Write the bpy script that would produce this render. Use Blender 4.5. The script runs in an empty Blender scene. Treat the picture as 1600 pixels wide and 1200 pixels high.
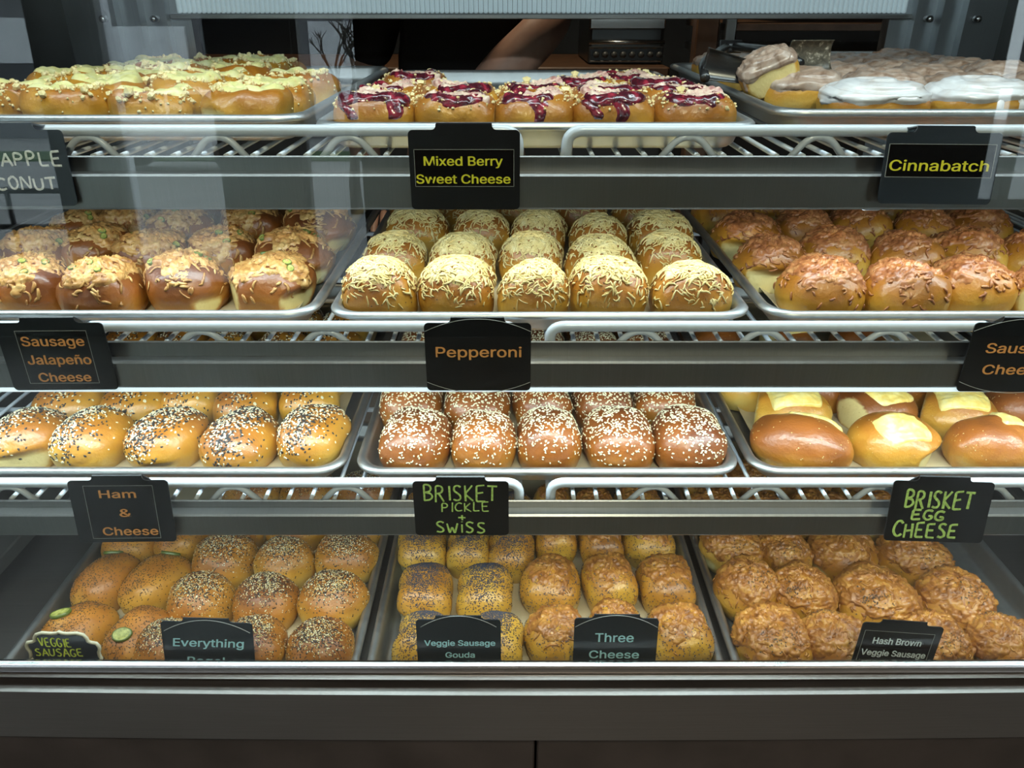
import bpy, math, random
import numpy as np
from mathutils import Vector, Matrix, Euler

R = math.radians
PI = math.pi
SC = bpy.context.scene
COL = SC.collection

# ------------------------------------------------------------------ camera, world, lights, exposure
EYE = 1.42                                     # height of the phone above the shop floor
cam_data = bpy.data.cameras.new('camera')
cam_data.sensor_width = 36.0
cam_data.lens = 27.0                           # 1200 px focal length on a 1600 px frame
cam_data.clip_start = 0.02
cam_data.clip_end = 200
cam = bpy.data.objects.new('camera', cam_data)
COL.objects.link(cam)
cam.location = (0, 0, EYE)
cam.rotation_euler = (R(90) - math.atan(0.5), 0, 0)
SC.camera = cam

SC.view_settings.view_transform = 'Standard'
SC.view_settings.look = 'None'
SC.view_settings.exposure = 0.0
SC.view_settings.gamma = 1.0
SC.view_settings.use_curve_mapping = False
SC.cycles.max_bounces = 8
SC.cycles.transparent_max_bounces = 16
SC.cycles.caustics_reflective = False
SC.cycles.caustics_refractive = False
SC.cycles.sample_clamp_indirect = 4.0

world = bpy.data.worlds.new('overcast_sky')
SC.world = world
world.use_nodes = True
_bg = world.node_tree.nodes['Background']
_bg.inputs['Color'].default_value = (0.80, 0.90, 1.0, 1)
_bg.inputs['Strength'].default_value = 4.6

LED = (0.80, 0.93, 1.0)
def strip_light(name, x0, x1, y, z, watts, tilt, width=0.02, color=LED):
    d = bpy.data.lights.new(name, 'AREA')
    d.shape = 'RECTANGLE'
    d.size = x1 - x0
    d.size_y = width
    d.energy = watts
    d.color = color
    o = bpy.data.objects.new(name, d)
    COL.objects.link(o)
    o.location = ((x0 + x1) / 2, y, z)
    o.rotation_euler = (tilt, 0, 0)
    return o

CX0, CX1 = -0.79, 0.87                         # inner faces of the case ends
# rail y, rail height below eye, pan floor, beam upper top/bottom, beam lower top/bottom
SHELF = {1: dict(ry=0.795, rail=EYE - .116, floor=EYE - .138, u0=EYE - .139, u1=EYE - .155, l0=EYE - .154, l1=EYE - .189),
         2: dict(ry=0.745, rail=EYE - .305, floor=EYE - .324, u0=EYE - .3185, u1=EYE - .338, l0=EYE - .335, l1=EYE - .365),
         3: dict(ry=0.740, rail=EYE - .4967, floor=EYE - .517, u0=EYE - .5157, u1=EYE - .533, l0=EYE - .525, l1=EYE - .554)}
# LED tubes: one under the top of the case, one under the front beam of every shelf
strip_light('case_top_led', CX0 + .05, CX1 - .05, 0.80, 1.655, 5.4, R(14), .03)
strip_light('upper_beam_led', CX0 + .05, CX1 - .05, SHELF[1]['ry'] - .004, SHELF[1]['l1'] - .0035, 2.7, R(18))
strip_light('middle_beam_led', CX0 + .05, CX1 - .05, SHELF[2]['ry'] - .004, SHELF[2]['l1'] - .0065, 4.6, R(18))
strip_light('lower_beam_led', CX0 + .05, CX1 - .05, SHELF[3]['ry'] - .004, SHELF[3]['l1'] - .0035, 2.6, R(18))

# ------------------------------------------------------------------ numeric helpers
def _hash(ix, iy, iz, seed):
    h = (ix * 374761393 + iy * 668265263 + iz * 2147483647 + seed * 1442695041) & 0xFFFFFFFF
    h = ((h ^ (h >> 13)) * 1274126177) & 0xFFFFFFFF
    h = (h ^ (h >> 16)) & 0xFFFF
    return h / 32767.5 - 1.0

def vnoise(p, seed=0):
    p = np.asarray(p, float)
    i = np.floor(p).astype(np.int64)
    f = p - i
    f = f * f * (3 - 2 * f)
    out = 0
    for dx in (0, 1):
        wx = f[..., 0] if dx else 1 - f[..., 0]
        for dy in (0, 1):
            wy = f[..., 1] if dy else 1 - f[..., 1]
            for dz in (0, 1):
                wz = f[..., 2] if dz else 1 - f[..., 2]
                out = out + wx * wy * wz * _hash(i[..., 0] + dx, i[..., 1] + dy, i[..., 2] + dz, seed)
    return out

def fbm(p, seed=0, octs=3):
    a, s, o = 1.0, 0.0, 0.0
    p = np.asarray(p, float)
    for k in range(octs):
        o = o + a * vnoise(p * (2.03 ** k) + 17.3 * k, seed + k)
        s += a
        a *= 0.5
    return o / s

def sstep(a, b, x):
    t = np.clip((x - a) / (b - a), 0, 1)
    return t * t * (3 - 2 * t)

# ------------------------------------------------------------------ mesh helpers
class MB:
    """collects pieces of ONE part"""
    def __init__(s):
        s.v, s.f, s.m, s.n = [], [], [], 0
    def add(s, v, f, mi=0):
        v = np.asarray(v, float).reshape(-1, 3)
        s.v.append(v)
        n = s.n
        s.f.extend([tuple(int(i) + n for i in q) for q in f])
        s.m.extend([mi] * len(f))
        s.n += len(v)
        return s
    def box(s, x0, x1, y0, y1, z0, z1, mi=0, bev=0.0):
        b = min(bev, (x1 - x0) / 2.01, (y1 - y0) / 2.01, (z1 - z0) / 2.01)
        if b <= 0:
            v = [(x, y, z) for x in (x0, x1) for y in (y0, y1) for z in (z0, z1)]
            f = [(0, 1, 3, 2), (4, 6, 7, 5), (0, 4, 5, 1), (2, 3, 7, 6), (0, 2, 6, 4), (1, 5, 7, 3)]
            return s.add(v, f, mi)
        # chamfered box: octagonal-ish rings in z
        def ring(z, i):
            return [(x0 + i + b, y0 + i, z), (x1 - i - b, y0 + i, z), (x1 - i, y0 + i + b, z), (x1 - i, y1 - i - b, z),
                    (x1 - i - b, y1 - i, z), (x0 + i + b, y1 - i, z), (x0 + i, y1 - i - b, z), (x0 + i, y0 + i + b, z)]
        h = b * .6
        v = ring(z0, h) + ring(z0 + h, 0) + ring(z1 - h, 0) + ring(z1, h)
        f = []
        for k in range(3):
            for j in range(8):
                a, c = k * 8 + j, k * 8 + (j + 1) % 8
                f.append((a, c, c + 8, a + 8))
        f.append(tuple(range(7, -1, -1)))
        f.append(tuple(range(24, 32)))
        return s.add(v, f, mi)
    def tube(s, pts, r, m=8, mi=0, cap=True):
        pts = [Vector(p) for p in pts]
        n = len(pts)
        rr = r if hasattr(r, '__len__') else [r] * n
        v, f = [], []
        up = Vector((0, 0, 1))
        prev = None
        for i, p in enumerate(pts):
            t = (pts[min(i + 1, n - 1)] - pts[max(i - 1, 0)]).normalized()
            if prev is None:
                a = up if abs(t.z) < .9 else Vector((1, 0, 0))
                u = t.cross(a).normalized()
            else:
                u = (prev - t * prev.dot(t)).normalized()
            prev = u
            w = t.cross(u)
            for k in range(m):
                q = 2 * PI * k / m
                v.append(tuple(p + (u * math.cos(q) + w * math.sin(q)) * rr[i]))
        for i in range(n - 1):
            for k in range(m):
                a, b = i * m + k, i * m + (k + 1) % m
                f.append((a, b, b + m, a + m))
        if cap:
            f.append(tuple(range(m - 1, -1, -1)))
            f.append(tuple(range((n - 1) * m, n * m)))
        return s.add(v, f, mi)
    def prism(s, poly, y0, y1, mi=0):
        """poly in x,z extruded along y"""
        n = len(poly)
        v = [(x, y0, z) for x, z in poly] + [(x, y1, z) for x, z in poly]
        f = [tuple(range(n)), tuple(range(2 * n - 1, n - 1, -1))]
        f += [(i, i + n, (i + 1) % n + n, (i + 1) % n) for i in range(n)]
        return s.add(v, f, mi)
    def extrude_x(s, prof, x0, x1, mi=0):
        """profile in y,z extruded along x"""
        n = len(prof)
        v = [(x0, y, z) for y, z in prof] + [(x1, y, z) for y, z in prof]
        f = [tuple(range(n)), tuple(range(2 * n - 1, n - 1, -1))]
        f += [(i, i + n, (i + 1) % n + n, (i + 1) % n) for i in range(n)]
        return s.add(v, f, mi)
    def mesh(s, name, mats, smooth=False, attrs=None):
        me = bpy.data.meshes.new(name)
        V = np.concatenate(s.v) if s.v else np.zeros((0, 3))
        me.from_pydata(V.tolist(), [], s.f)
        for m in (mats if isinstance(mats, (list, tuple)) else [mats]):
            me.materials.append(m)
        if any(s.m):
            me.polygons.foreach_set('material_index', s.m)
        if smooth:
            me.polygons.foreach_set('use_smooth', [True] * len(me.polygons))
        for k, a in (attrs or {}).items():
            at = me.attributes.new(k, 'FLOAT', 'POINT')
            at.data.foreach_set('value', np.asarray(a, np.float32))
        me.update()
        return me
    def build(s, name, mats, parent=None, smooth=False, loc=None):
        return link(name, s.mesh(name, mats, smooth), parent, loc)

def link(name, data, parent=None, loc=None, rot=None, scale=None):
    o = bpy.data.objects.new(name, data)
    COL.objects.link(o)
    if parent is not None:
        o.parent = parent
    if loc is not None:
        o.location = loc
    if rot is not None:
        o.rotation_euler = rot
    if scale is not None:
        o.scale = scale
    return o

def tag(o, label=None, cat=None, group=None, kind=None):
    if label: o['label'] = label
    if cat: o['category'] = cat
    if group: o['group'] = group
    if kind: o['kind'] = kind
    return o

def thing(name, label, cat, loc=(0, 0, 0), rot=(0, 0, 0), group=None):
    o = link(name, None, None, loc, rot)
    o.empty_display_size = .02
    return tag(o, label, cat, group)

def copy_thing(o, loc=None, rot=None, scale=None, label=None, group=None):
    c = o.copy()
    COL.objects.link(c)
    for ch in list(o.children):
        d = ch.copy()
        COL.objects.link(d)
        d.parent = c
        d.matrix_parent_inverse = ch.matrix_parent_inverse
        for g in list(ch.children):
            e = g.copy()
            COL.objects.link(e)
            e.parent = d
    if loc is not None: c.location = loc
    if rot is not None: c.rotation_euler = rot
    if scale is not None: c.scale = scale
    if label: c['label'] = label
    if group: c['group'] = group
    return c

# ------------------------------------------------------------------ materials
def newmat(name):
    m = bpy.data.materials.new(name)
    m.use_nodes = True
    nt = m.node_tree
    return m, nt, nt.nodes['Principled BSDF']

def node(nt, typ, **kw):
    n = nt.nodes.new(typ)
    for k, v in kw.items():
        if k in n.inputs.keys():
            n.inputs[k].default_value = v
        else:
            setattr(n, k, v)
    return n

def plain(name, col, rough=.5, metal=0.0, spec=.5, coat=0.0, var=0.0, scale=60, bump=0.0, bscale=200, emit=None, sub=0):
    m, nt, b = newmat(name)
    b.inputs['Base Color'].default_value = (*col, 1)
    b.inputs['Roughness'].default_value = rough
    b.inputs['Metallic'].default_value = metal
    b.inputs['Specular IOR Level'].default_value = spec
    b.inputs['Coat Weight'].default_value = coat
    if coat: b.inputs['Coat Roughness'].default_value = .15
    if sub:
        b.inputs['Subsurface Weight'].default_value = sub
        b.inputs['Subsurface Radius'].default_value = (.006, .004, .002)
    tc = node(nt, 'ShaderNodeTexCoord')
    if var:
        n = node(nt, 'ShaderNodeTexNoise', Scale=scale, Detail=4.0)
        nt.links.new(tc.outputs['Object'], n.inputs['Vector'])
        r = node(nt, 'ShaderNodeValToRGB')
        r.color_ramp.elements[0].position = .3
        r.color_ramp.elements[1].position = .7
        r.color_ramp.elements[0].color = (*[max(0, c * (1 - var)) for c in col], 1)
        r.color_ramp.elements[1].color = (*[min(1, c * (1 + var)) for c in col], 1)
        nt.links.new(n.outputs['Fac'], r.inputs['Fac'])
        nt.links.new(r.outputs['Color'], b.inputs['Base Color'])
    if bump:
        n = node(nt, 'ShaderNodeTexNoise', Scale=bscale, Detail=3.0)
        nt.links.new(tc.outputs['Object'], n.inputs['Vector'])
        bp = node(nt, 'ShaderNodeBump', Strength=bump, Distance=.002)
        nt.links.new(n.outputs['Fac'], bp.inputs['Height'])
        nt.links.new(bp.outputs['Normal'], b.inputs['Normal'])
    if emit:
        b.inputs['Emission Color'].default_value = (*emit[:3], 1)
        b.inputs['Emission Strength'].default_value = emit[3]
    return m

def brushed(name, col, rough, vec=(2, 200, 200), amt=.12, smudge=.1):
    m, nt, b = newmat(name)
    b.inputs['Metallic'].default_value = 1
    tc = node(nt, 'ShaderNodeTexCoord')
    mp = node(nt, 'ShaderNodeMapping')
    mp.inputs['Scale'].default_value = vec
    nt.links.new(tc.outputs['Object'], mp.inputs['Vector'])
    n = node(nt, 'ShaderNodeTexNoise', Scale=4.0, Detail=3.0)
    nt.links.new(mp.outputs['Vector'], n.inputs['Vector'])
    n2 = node(nt, 'ShaderNodeTexNoise', Scale=7.0, Detail=4.0)
    nt.links.new(tc.outputs['Object'], n2.inputs['Vector'])
    mr = node(nt, 'ShaderNodeMapRange')
    mr.inputs['To Min'].default_value = rough - amt * .5
    mr.inputs['To Max'].default_value = rough + amt * .5
    nt.links.new(n.outputs['Fac'], mr.inputs['Value'])
    m2 = node(nt, 'ShaderNodeMath', operation='MULTIPLY_ADD')
    nt.links.new(n2.outputs['Fac'], m2.inputs[0])
    m2.inputs[1].default_value = smudge
    nt.links.new(mr.outputs['Result'], m2.inputs[2])
    nt.links.new(m2.outputs[0], b.inputs['Roughness'])
    r = node(nt, 'ShaderNodeValToRGB')
    r.color_ramp.elements[0].color = (*[c * .86 for c in col], 1)
    r.color_ramp.elements[1].color = (*[min(1, c * 1.12) for c in col], 1)
    nt.links.new(n.outputs['Fac'], r.inputs['Fac'])
    nt.links.new(r.outputs['Color'], b.inputs['Base Color'])
    bp = node(nt, 'ShaderNodeBump', Strength=.05, Distance=.001)
    nt.links.new(n.outputs['Fac'], bp.inputs['Height'])
    nt.links.new(bp.outputs['Normal'], b.inputs['Normal'])
    return m

def bread(name, ramp, rough=.42, coat=.35, pale=(.74, .60, .27), rnd=.25, speck=0.0):
    """crust: colour follows how far the dough has browned (attribute) plus mottling"""
    m, nt, b = newmat(name)
    L = nt.links.new
    at = node(nt, 'ShaderNodeAttribute', attribute_name='brown')
    ap = node(nt, 'ShaderNodeAttribute', attribute_name='pale')
    tc = node(nt, 'ShaderNodeTexCoord')
    oi = node(nt, 'ShaderNodeObjectInfo')
    n = node(nt, 'ShaderNodeTexNoise', Scale=38.0, Detail=5.0, Roughness=.6)
    L(tc.outputs['Object'], n.inputs['Vector'])
    a1 = node(nt, 'ShaderNodeMath', operation='MULTIPLY_ADD')
    L(n.outputs['Fac'], a1.inputs[0])
    a1.inputs[1].default_value = .42
    L(at.outputs['Fac'], a1.inputs[2])
    a2 = node(nt, 'ShaderNodeMath', operation='MULTIPLY_ADD')
    L(oi.outputs['Random'], a2.inputs[0])
    a2.inputs[1].default_value = rnd
    L(a1.outputs[0], a2.inputs[2])
    a3 = node(nt, 'ShaderNodeMath', operation='SUBTRACT')
    L(a2.outputs[0], a3.inputs[0])
    a3.inputs[1].default_value = .21 + rnd * .5
    cr = node(nt, 'ShaderNodeValToRGB')
    els = cr.color_ramp.elements
    while len(els) < len(ramp):
        els.new(.5)
    for e, (p, c) in zip(els, ramp):
        e.position = p
        e.color = (*c, 1)
    L(a3.outputs[0], cr.inputs['Fac'])
    mx = node(nt, 'ShaderNodeMix', data_type='RGBA')
    L(ap.outputs['Fac'], mx.inputs['Factor'])
    L(cr.outputs['Color'], mx.inputs['A'])
    mx.inputs['B'].default_value = (*pale, 1)
    L(mx.outputs['Result'], b.inputs['Base Color'])
    b.inputs['Roughness'].default_value = rough
    # the egg wash is glossy, torn crumb is dull
    inv = node(nt, 'ShaderNodeMath', operation='SUBTRACT')
    inv.inputs[0].default_value = 1.0
    L(ap.outputs['Fac'], inv.inputs[1])
    cw = node(nt, 'ShaderNodeMath', operation='MULTIPLY')
    L(inv.outputs[0], cw.inputs[0])
    cw.inputs[1].default_value = coat
    L(cw.outputs[0], b.inputs['Coat Weight'])
    b.inputs['Coat Roughness'].default_value = .22
    n3 = node(nt, 'ShaderNodeTexNoise', Scale=260.0, Detail=3.0)
    L(tc.outputs['Object'], n3.inputs['Vector'])
    n4 = node(nt, 'ShaderNodeTexNoise', Scale=55.0, Detail=3.0)
    L(tc.outputs['Object'], n4.inputs['Vector'])
    ad = node(nt, 'ShaderNodeMath', operation='MULTIPLY_ADD')
    L(n4.outputs['Fac'], ad.inputs[0])
    ad.inputs[1].default_value = 1.6
    L(n3.outputs['Fac'], ad.inputs[2])
    bp = node(nt, 'ShaderNodeBump', Strength=.38, Distance=.0014)
    L(ad.outputs[0], bp.inputs['Height'])
    L(bp.outputs['Normal'], b.inputs['Normal'])
    L(bp.outputs['Normal'], b.inputs['Coat Normal'])
    return m

def mottled(name, cols, scale=90, rough=.5, coat=0.0, bump=.3, spec=.5, sub=0.0):
    """several colours blended by noise"""
    m, nt, b = newmat(name)
    L = nt.links.new
    tc = node(nt, 'ShaderNodeTexCoord')
    n = node(nt, 'ShaderNodeTexNoise', Scale=scale, Detail=5.0, Roughness=.62, Distortion=.4)
    L(tc.outputs['Object'], n.inputs['Vector'])
    cr = node(nt, 'ShaderNodeValToRGB')
    els = cr.color_ramp.elements
    while len(els) < len(cols):
        els.new(.5)
    for k, (e, c) in enumerate(zip(els, cols)):
        e.position = .3 + .4 * k / (len(cols) - 1)
        e.color = (*c, 1)
    L(n.outputs['Fac'], cr.inputs['Fac'])
    L(cr.outputs['Color'], b.inputs['Base Color'])
    b.inputs['Roughness'].default_value = rough
    b.inputs['Coat Weight'].default_value = coat
    b.inputs['Coat Roughness'].default_value = .12
    b.inputs['Specular IOR Level'].default_value = spec
    if sub:
        b.inputs['Subsurface Weight'].default_value = sub
        b.inputs['Subsurface Radius'].default_value = (.004, .003, .002)
    if bump:
        bp = node(nt, 'ShaderNodeBump', Strength=bump, Distance=.0015)
        L(n.outputs['Fac'], bp.inputs['Height'])
        L(bp.outputs['Normal'], b.inputs['Normal'])
    return m

def glass_mat(name, tint=(.93, .97, .95), refl=1.0):
    m, nt, b = newmat(name)
    nt.nodes.remove(b)
    L = nt.links.new
    out = nt.nodes['Material Output']
    tr = node(nt, 'ShaderNodeBsdfTransparent')
    tr.inputs['Color'].default_value = (*tint, 1)
    gl = node(nt, 'ShaderNodeBsdfGlossy')
    gl.inputs['Roughness'].default_value = 0.004
    lw = node(nt, 'ShaderNodeLayerWeight', Blend=.5)
    pw = node(nt, 'ShaderNodeMath', operation='POWER')
    L(lw.outputs['Facing'], pw.inputs[0])
    pw.inputs[1].default_value = 4.0
    ma = node(nt, 'ShaderNodeMath', operation='MULTIPLY_ADD')
    L(pw.outputs[0], ma.inputs[0])
    ma.inputs[1].default_value = .9 * refl
    ma.inputs[2].default_value = .055 * refl
    mx = node(nt, 'ShaderNodeMixShader')
    L(ma.outputs[0], mx.inputs['Fac'])
    L(tr.outputs[0], mx.inputs[1])
    L(gl.outputs[0], mx.inputs[2])
    L(mx.outputs[0], out.inputs['Surface'])
    return m

CRUST = [(0.0, (.64, .42, .10)), (.28, (.57, .285, .032)), (.6, (.40, .145, .014)), (1.0, (.17, .045, .007))]
CRUST_DARK = [(0.0, (.58, .34, .07)), (.22, (.46, .185, .022)), (.55, (.29, .085, .011)), (1.0, (.12, .030, .007))]
CRUST_TAN = [(0.0, (.66, .45, .13)), (.35, (.58, .33, .055)), (.7, (.46, .215, .035)), (1.0, (.27, .10, .018))]
CRUST_GOLD = [(0.0, (.70, .50, .13)), (.35, (.62, .35, .042)), (.7, (.48, .205, .022)), (1.0, (.24, .075, .010))]
M = dict(
    crust=bread('golden_crust', CRUST), crust_dark=bread('dark_crust', CRUST_DARK), crust_tan=bread('tan_crust', CRUST_TAN, rough=.5, coat=.18),
    crust_gold=bread('pale_gold_crust', CRUST_GOLD), crust_matte=bread('matte_crust', CRUST, rough=.5, coat=.2),
    parm=mottled('pale_baked_cheese', [(.58, .40, .13), (.73, .56, .24), (.80, .67, .36)], 60, .5, bump=.15),
    toast=mottled('toasted_cheese', [(.17, .050, .010), (.38, .145, .028), (.56, .27, .055)], 70, .42, coat=.15, bump=.5),
    toast_light=mottled('light_toasted_cheese', [(.24, .085, .02), (.50, .25, .075), (.66, .42, .16)], 80, .42, coat=.12, bump=.5),
    toast_pink=mottled('browned_cheese', [(.17, .045, .014), (.36, .125, .040), (.52, .24, .09)], 80, .4, coat=.18, bump=.5),
    slab=mottled('melted_yellow_cheese', [(.70, .42, .07), (.78, .58, .17), (.82, .70, .34)], 70, .4, coat=.2, bump=.25),
    white_seed=plain('white_sesame', (.80, .72, .48), .4),
    black_seed=plain('black_sesame', (.022, .02, .022), .4),
    poppy=plain('poppy_seed', (.045, .045, .065), .5),
    tan_seed=plain('toasted_seed', (.58, .42, .17), .5),
    spice=plain('dark_spice', (.06, .04, .022), .6),
    jalap_skin=plain('jalapeno_skin', (.10, .13, .02), .35, coat=.2),
    jalap_flesh=mottled('jalapeno_flesh', [(.16, .17, .03), (.36, .36, .08), (.55, .50, .16)], 190, .4, bump=.4),
    cream=mottled('pale_custard', [(.66, .60, .22), (.76, .70, .32), (.82, .78, .44)], 60, .45, coat=.1, bump=.2),
    berry=mottled('dark_berry_filling', [(.022, .006, .011), (.11, .008, .020), (.44, .035, .065)], 90, .22, coat=.6, bump=.4),
    berry_cream=mottled('berry_stained_cheese', [(.28, .03, .05), (.74, .52, .42), (.84, .76, .56)], 60, .4, coat=.15, bump=.3),
    crumb=mottled('butter_crumble', [(.72, .55, .22), (.82, .69, .36), (.87, .78, .50)], 120, .6, bump=.2),
    icing=mottled('white_icing', [(.58, .50, .46), (.70, .68, .69), (.74, .74, .76)], 30, .3, coat=.4, bump=.1),
    glaze=mottled('thin_cinnamon_glaze', [(.16, .085, .05), (.36, .25, .19), (.52, .42, .36)], 45, .35, coat=.3, bump=.25),
    alu=brushed('sheet_pan_aluminium', (.60, .61, .62), .36, (30, 30, 30), .12, .2),
    alu_dark=brushed('used_pan_aluminium', (.42, .42, .41), .38, (30, 30, 30), .14, .2),
    steel=brushed('brushed_stainless_steel', (.30, .295, .29), .30, (260, 2, 2), .1, .12),
    steel_h=brushed('polished_stainless_steel', (.46, .455, .45), .2, (2, 200, 200), .08, .1),
    steel_dark=brushed('dim_stainless_steel', (.30, .285, .27), .38, (2, 160, 160), .1, .15),
    alu_frame=brushed('anodised_frame', (.42, .44, .46), .3, (200, 200, 2), .12, .1),
    epoxy=plain('grey_white_epoxy', (.64, .69, .76), .32, coat=.25),
    black_card=plain('black_card', (.006, .007, .009), .32, spec=.5),
    gloss_label=plain('black_glossy_label', (.005, .005, .006), .12),
    sky_sheen_card=plain('sky_sheen_black_card', (.026, .034, .046), .22, coat=.3),  # blue-grey of the sky's reflection is put into the card's base colour
    line=plain('silver_line', (.50, .50, .48), .4),
    yellow=plain('yellow_lettering', (.95, .86, .04), .5),
    orange=plain('orange_lettering', (.90, .40, .12), .5),
    blue=plain('pale_blue_lettering', (.50, .86, .98), .5),
    pale=plain('pale_grey_lettering', (.80, .88, .95), .5),
    chalk_green=plain('green_chalk', (.55, .82, .20), .7, var=.3, scale=300),
    chalk_white=plain('white_chalk', (.85, .86, .84), .8, var=.3, scale=300),
    chalk_lime=plain('yellow_green_chalk', (.72, .92, .08), .7, var=.3, scale=300),
    cream_frame=plain('cream_frame', (.55, .50, .36), .5),
    paper=plain('baking_parchment', (.56, .46, .29), .6, var=.12, scale=20),
    glass=glass_mat('case_glass'),
    window_glass=glass_mat('window_glass', (.95, .97, .96), .6),
    black=plain('black_plastic', (.01, .01, .011), .3, coat=.2),
    deck=brushed('case_deck_steel', (.22, .20, .185), .4, (2, 120, 120), .1, .2),
    dark_wall=plain('dark_wall', (.018, .017, .018), .6),
    wood=plain('brown_wood', (.13, .06, .03), .45, var=.25, scale=30),
    led=plain('led_lens', (.7, .75, .8), .3, emit=(.80, .92, 1.0, 1.0)),
    led_rib=plain('ribbed_light_lens', (.55, .6, .62), .25, emit=(.70, .88, 1.0, .22)),
    gasket=plain('black_gap', (.004, .004, .004), .6),
)

# ------------------------------------------------------------------ the room around the case
def struct(name, mb, mat):
    o = mb.build(name, mat)
    return tag(o, kind='structure')

RX0, RX1, RY0, RY1, RZ = -5.0, 5.0, -3.0, 4.2, 2.9
struct('floor', MB().box(RX0, RX1, RY0, RY1, -.1, 0), plain('grey_floor', (.10, .095, .09), .4, var=.2, scale=6))
struct('ceiling', MB().box(RX0, RX1, RY0, RY1, RZ, RZ + .1), plain('dark_ceiling', (.05, .05, .05), .8))
struct('wall_back', MB().box(RX0, RX1, RY1, RY1 + .1, 0, RZ), M['dark_wall'])
struct('wall_left', MB().box(RX0 - .1, RX0, RY0, RY1, 0, RZ), M['dark_wall'])
struct('wall_right', MB().box(RX1, RX1 + .1, RY0, RY1, 0, RZ), M['dark_wall'])
# shop front behind the viewer: window openings between pillars
WIN = [(-4.6, -2.50, .30, 2.55), (-2.20, -1.60, .30, 2.55), (-1.16, -.81, .30, 2.55), (2.58, 3.9, .75, 2.55)]
wf = MB()
_ends = [RX0] + [e for w in WIN for e in w[:2]] + [RX1]
for xa, xb in zip(_ends[0::2], _ends[1::2]):
    wf.box(xa, xb, RY0 - .15, RY0, 0, RZ)
for x0, x1, z0, z1 in WIN:
    wf.box(x0, x1, RY0 - .15, RY0, 0, z0)
    wf.box(x0, x1, RY0 - .15, RY0, z1, RZ)
struct('wall_front', wf, M['dark_wall'])
frame_mat = plain('dark_window_frame', (.02, .02, .022), .4)
for k, (x0, x1, z0, z1) in enumerate(WIN):
    fr = MB()
    t = .05 if x1 - x0 > 1 else .025
    for xa, xb, za, zb in ((x0, x0 + t, z0, z1), (x1 - t, x1, z0, z1), (x0, x1, z0, z0 + t), (x0, x1, z1 - t, z1)):
        fr.box(xa, xb, RY0 - .11, RY0 - .04, za, zb)
    xs = {0: [-3.4], 3: [2.77]}.get(k, [])
    for xm in xs:
        fr.box(xm - .03, xm + .03, RY0 - .11, RY0 - .04, z0, z1)
    if k == 3: fr.box(x0, x1, RY0 - .11, RY0 - .04, 1.385, 1.435)
    o = struct('window_%d' % (k + 1), fr, frame_mat)
    MB().box(x0 + .01, x1 - .01, RY0 - .08, RY0 - .072, z0 + .01, z1 - .01).build('pane', M['window_glass'], o)

# ------------------------------------------------------------------ the display case
case = thing('display_case', 'stainless steel bakery display case with glass front full of trays of buns', 'display case', (0, 0, 0))
def part(name, mb, mat, parent=None, smooth=False):
    return mb.build(name, mat, parent or case, smooth)

DECK = EYE - .781
TOPZ = 1.69
def bow(x, y, s=.012):
    u = (x - .04) / .83
    return y + s * (u * u) * .8 - s * .4

def bowed(prof, mi=0, n=24, s=.012):
    """profile (y,z) swept along x on a shallow bow"""
    mb = MB()
    xs = np.linspace(CX0 - .012, CX1 + .012, n)
    k = len(prof)
    v = [(x, bow(x, y, s), z) for x in xs for y, z in prof]
    f = [(i * k + j, i * k + (j + 1) % k, (i + 1) * k + (j + 1) % k, (i + 1) * k + j) for i in range(n - 1) for j in range(k)]
    f += [tuple(range(k))[::-1], tuple(range((n - 1) * k, n * k))]
    return mb.add(v, f)

part('deck', MB().box(CX0, CX1, .673, 1.52, DECK - .012, DECK), M['deck'])
for x0, x1 in ((CX0 - .012, CX0), (CX1, CX1 + .012)):
    part('end_panel', MB().box(x0, x1, .672, 1.535, .05, TOPZ), plain('end_panel_steel', (.055, .052, .05), .3, metal=.7))
    s = 1 if x1 == CX0 else -1
    e = x1 if s > 0 else x0
    a, b2 = sorted((e, e + s * .045))
    part('side_ledge', MB().box(a, b2, .69, 1.46, DECK + .03, DECK + .055, bev=.004), M['steel_dark'])
part('roof', MB().box(CX0 - .012, CX1 + .012, .70, 1.535, TOPZ, TOPZ + .03), M['steel'])
part('roof_light', MB().box(CX0 + .04, CX1 - .04, .785, .815, TOPZ - .03, TOPZ - .001, bev=.004), M['led'])
part('back_panel', MB().box(CX0, CX1, 1.52, 1.532, .05, DECK + .02), M['steel_dark'])
# sill the glass stands in, recessed black gap, bowed front apron and the cladding under it
part('glass_sill', bowed([(.660, EYE - .7078), (.656, EYE - .7068), (.6565, EYE - .6995), (.658, EYE - .6975), (.6635, EYE - .697), (.6645, EYE - .7), (.672, EYE - .703), (.672, EYE - .7078)], s=.004), M['steel_h'])
part('sill_trim', bowed([(.652, EYE - .7115), (.651, EYE - .7095), (.656, EYE - .7082), (.672, EYE - .7082), (.672, EYE - .7115)], s=.010), M['steel_dark'])
part('shadow_gap', bowed([(.662, EYE - .735), (.662, EYE - .712), (.667, EYE - .712), (.667, EYE - .735)], s=.01), M['gasket'])
part('front_apron', bowed([(.650, EYE - .810), (.647, EYE - .806), (.645, EYE - .7285), (.640, EYE - .7255), (.640, EYE - .7215), (.650, EYE - .7205), (.667, EYE - .7205), (.667, EYE - .810)]), M['steel_dark'])
XS = .03
for x0, x1 in ((CX0 - .01, XS - .0015), (XS + .0015, CX1 + .01)):
    part('lower_panel', MB().box(x0, x1, .664, .675, .10, EYE - .8115, bev=.002), plain('lower_cladding', (.075, .062, .055), .35, metal=.5, var=.25, scale=9))
part('plinth', MB().box(CX0, CX1, .72, 1.47, 0, .10), M['gasket'])
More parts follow.
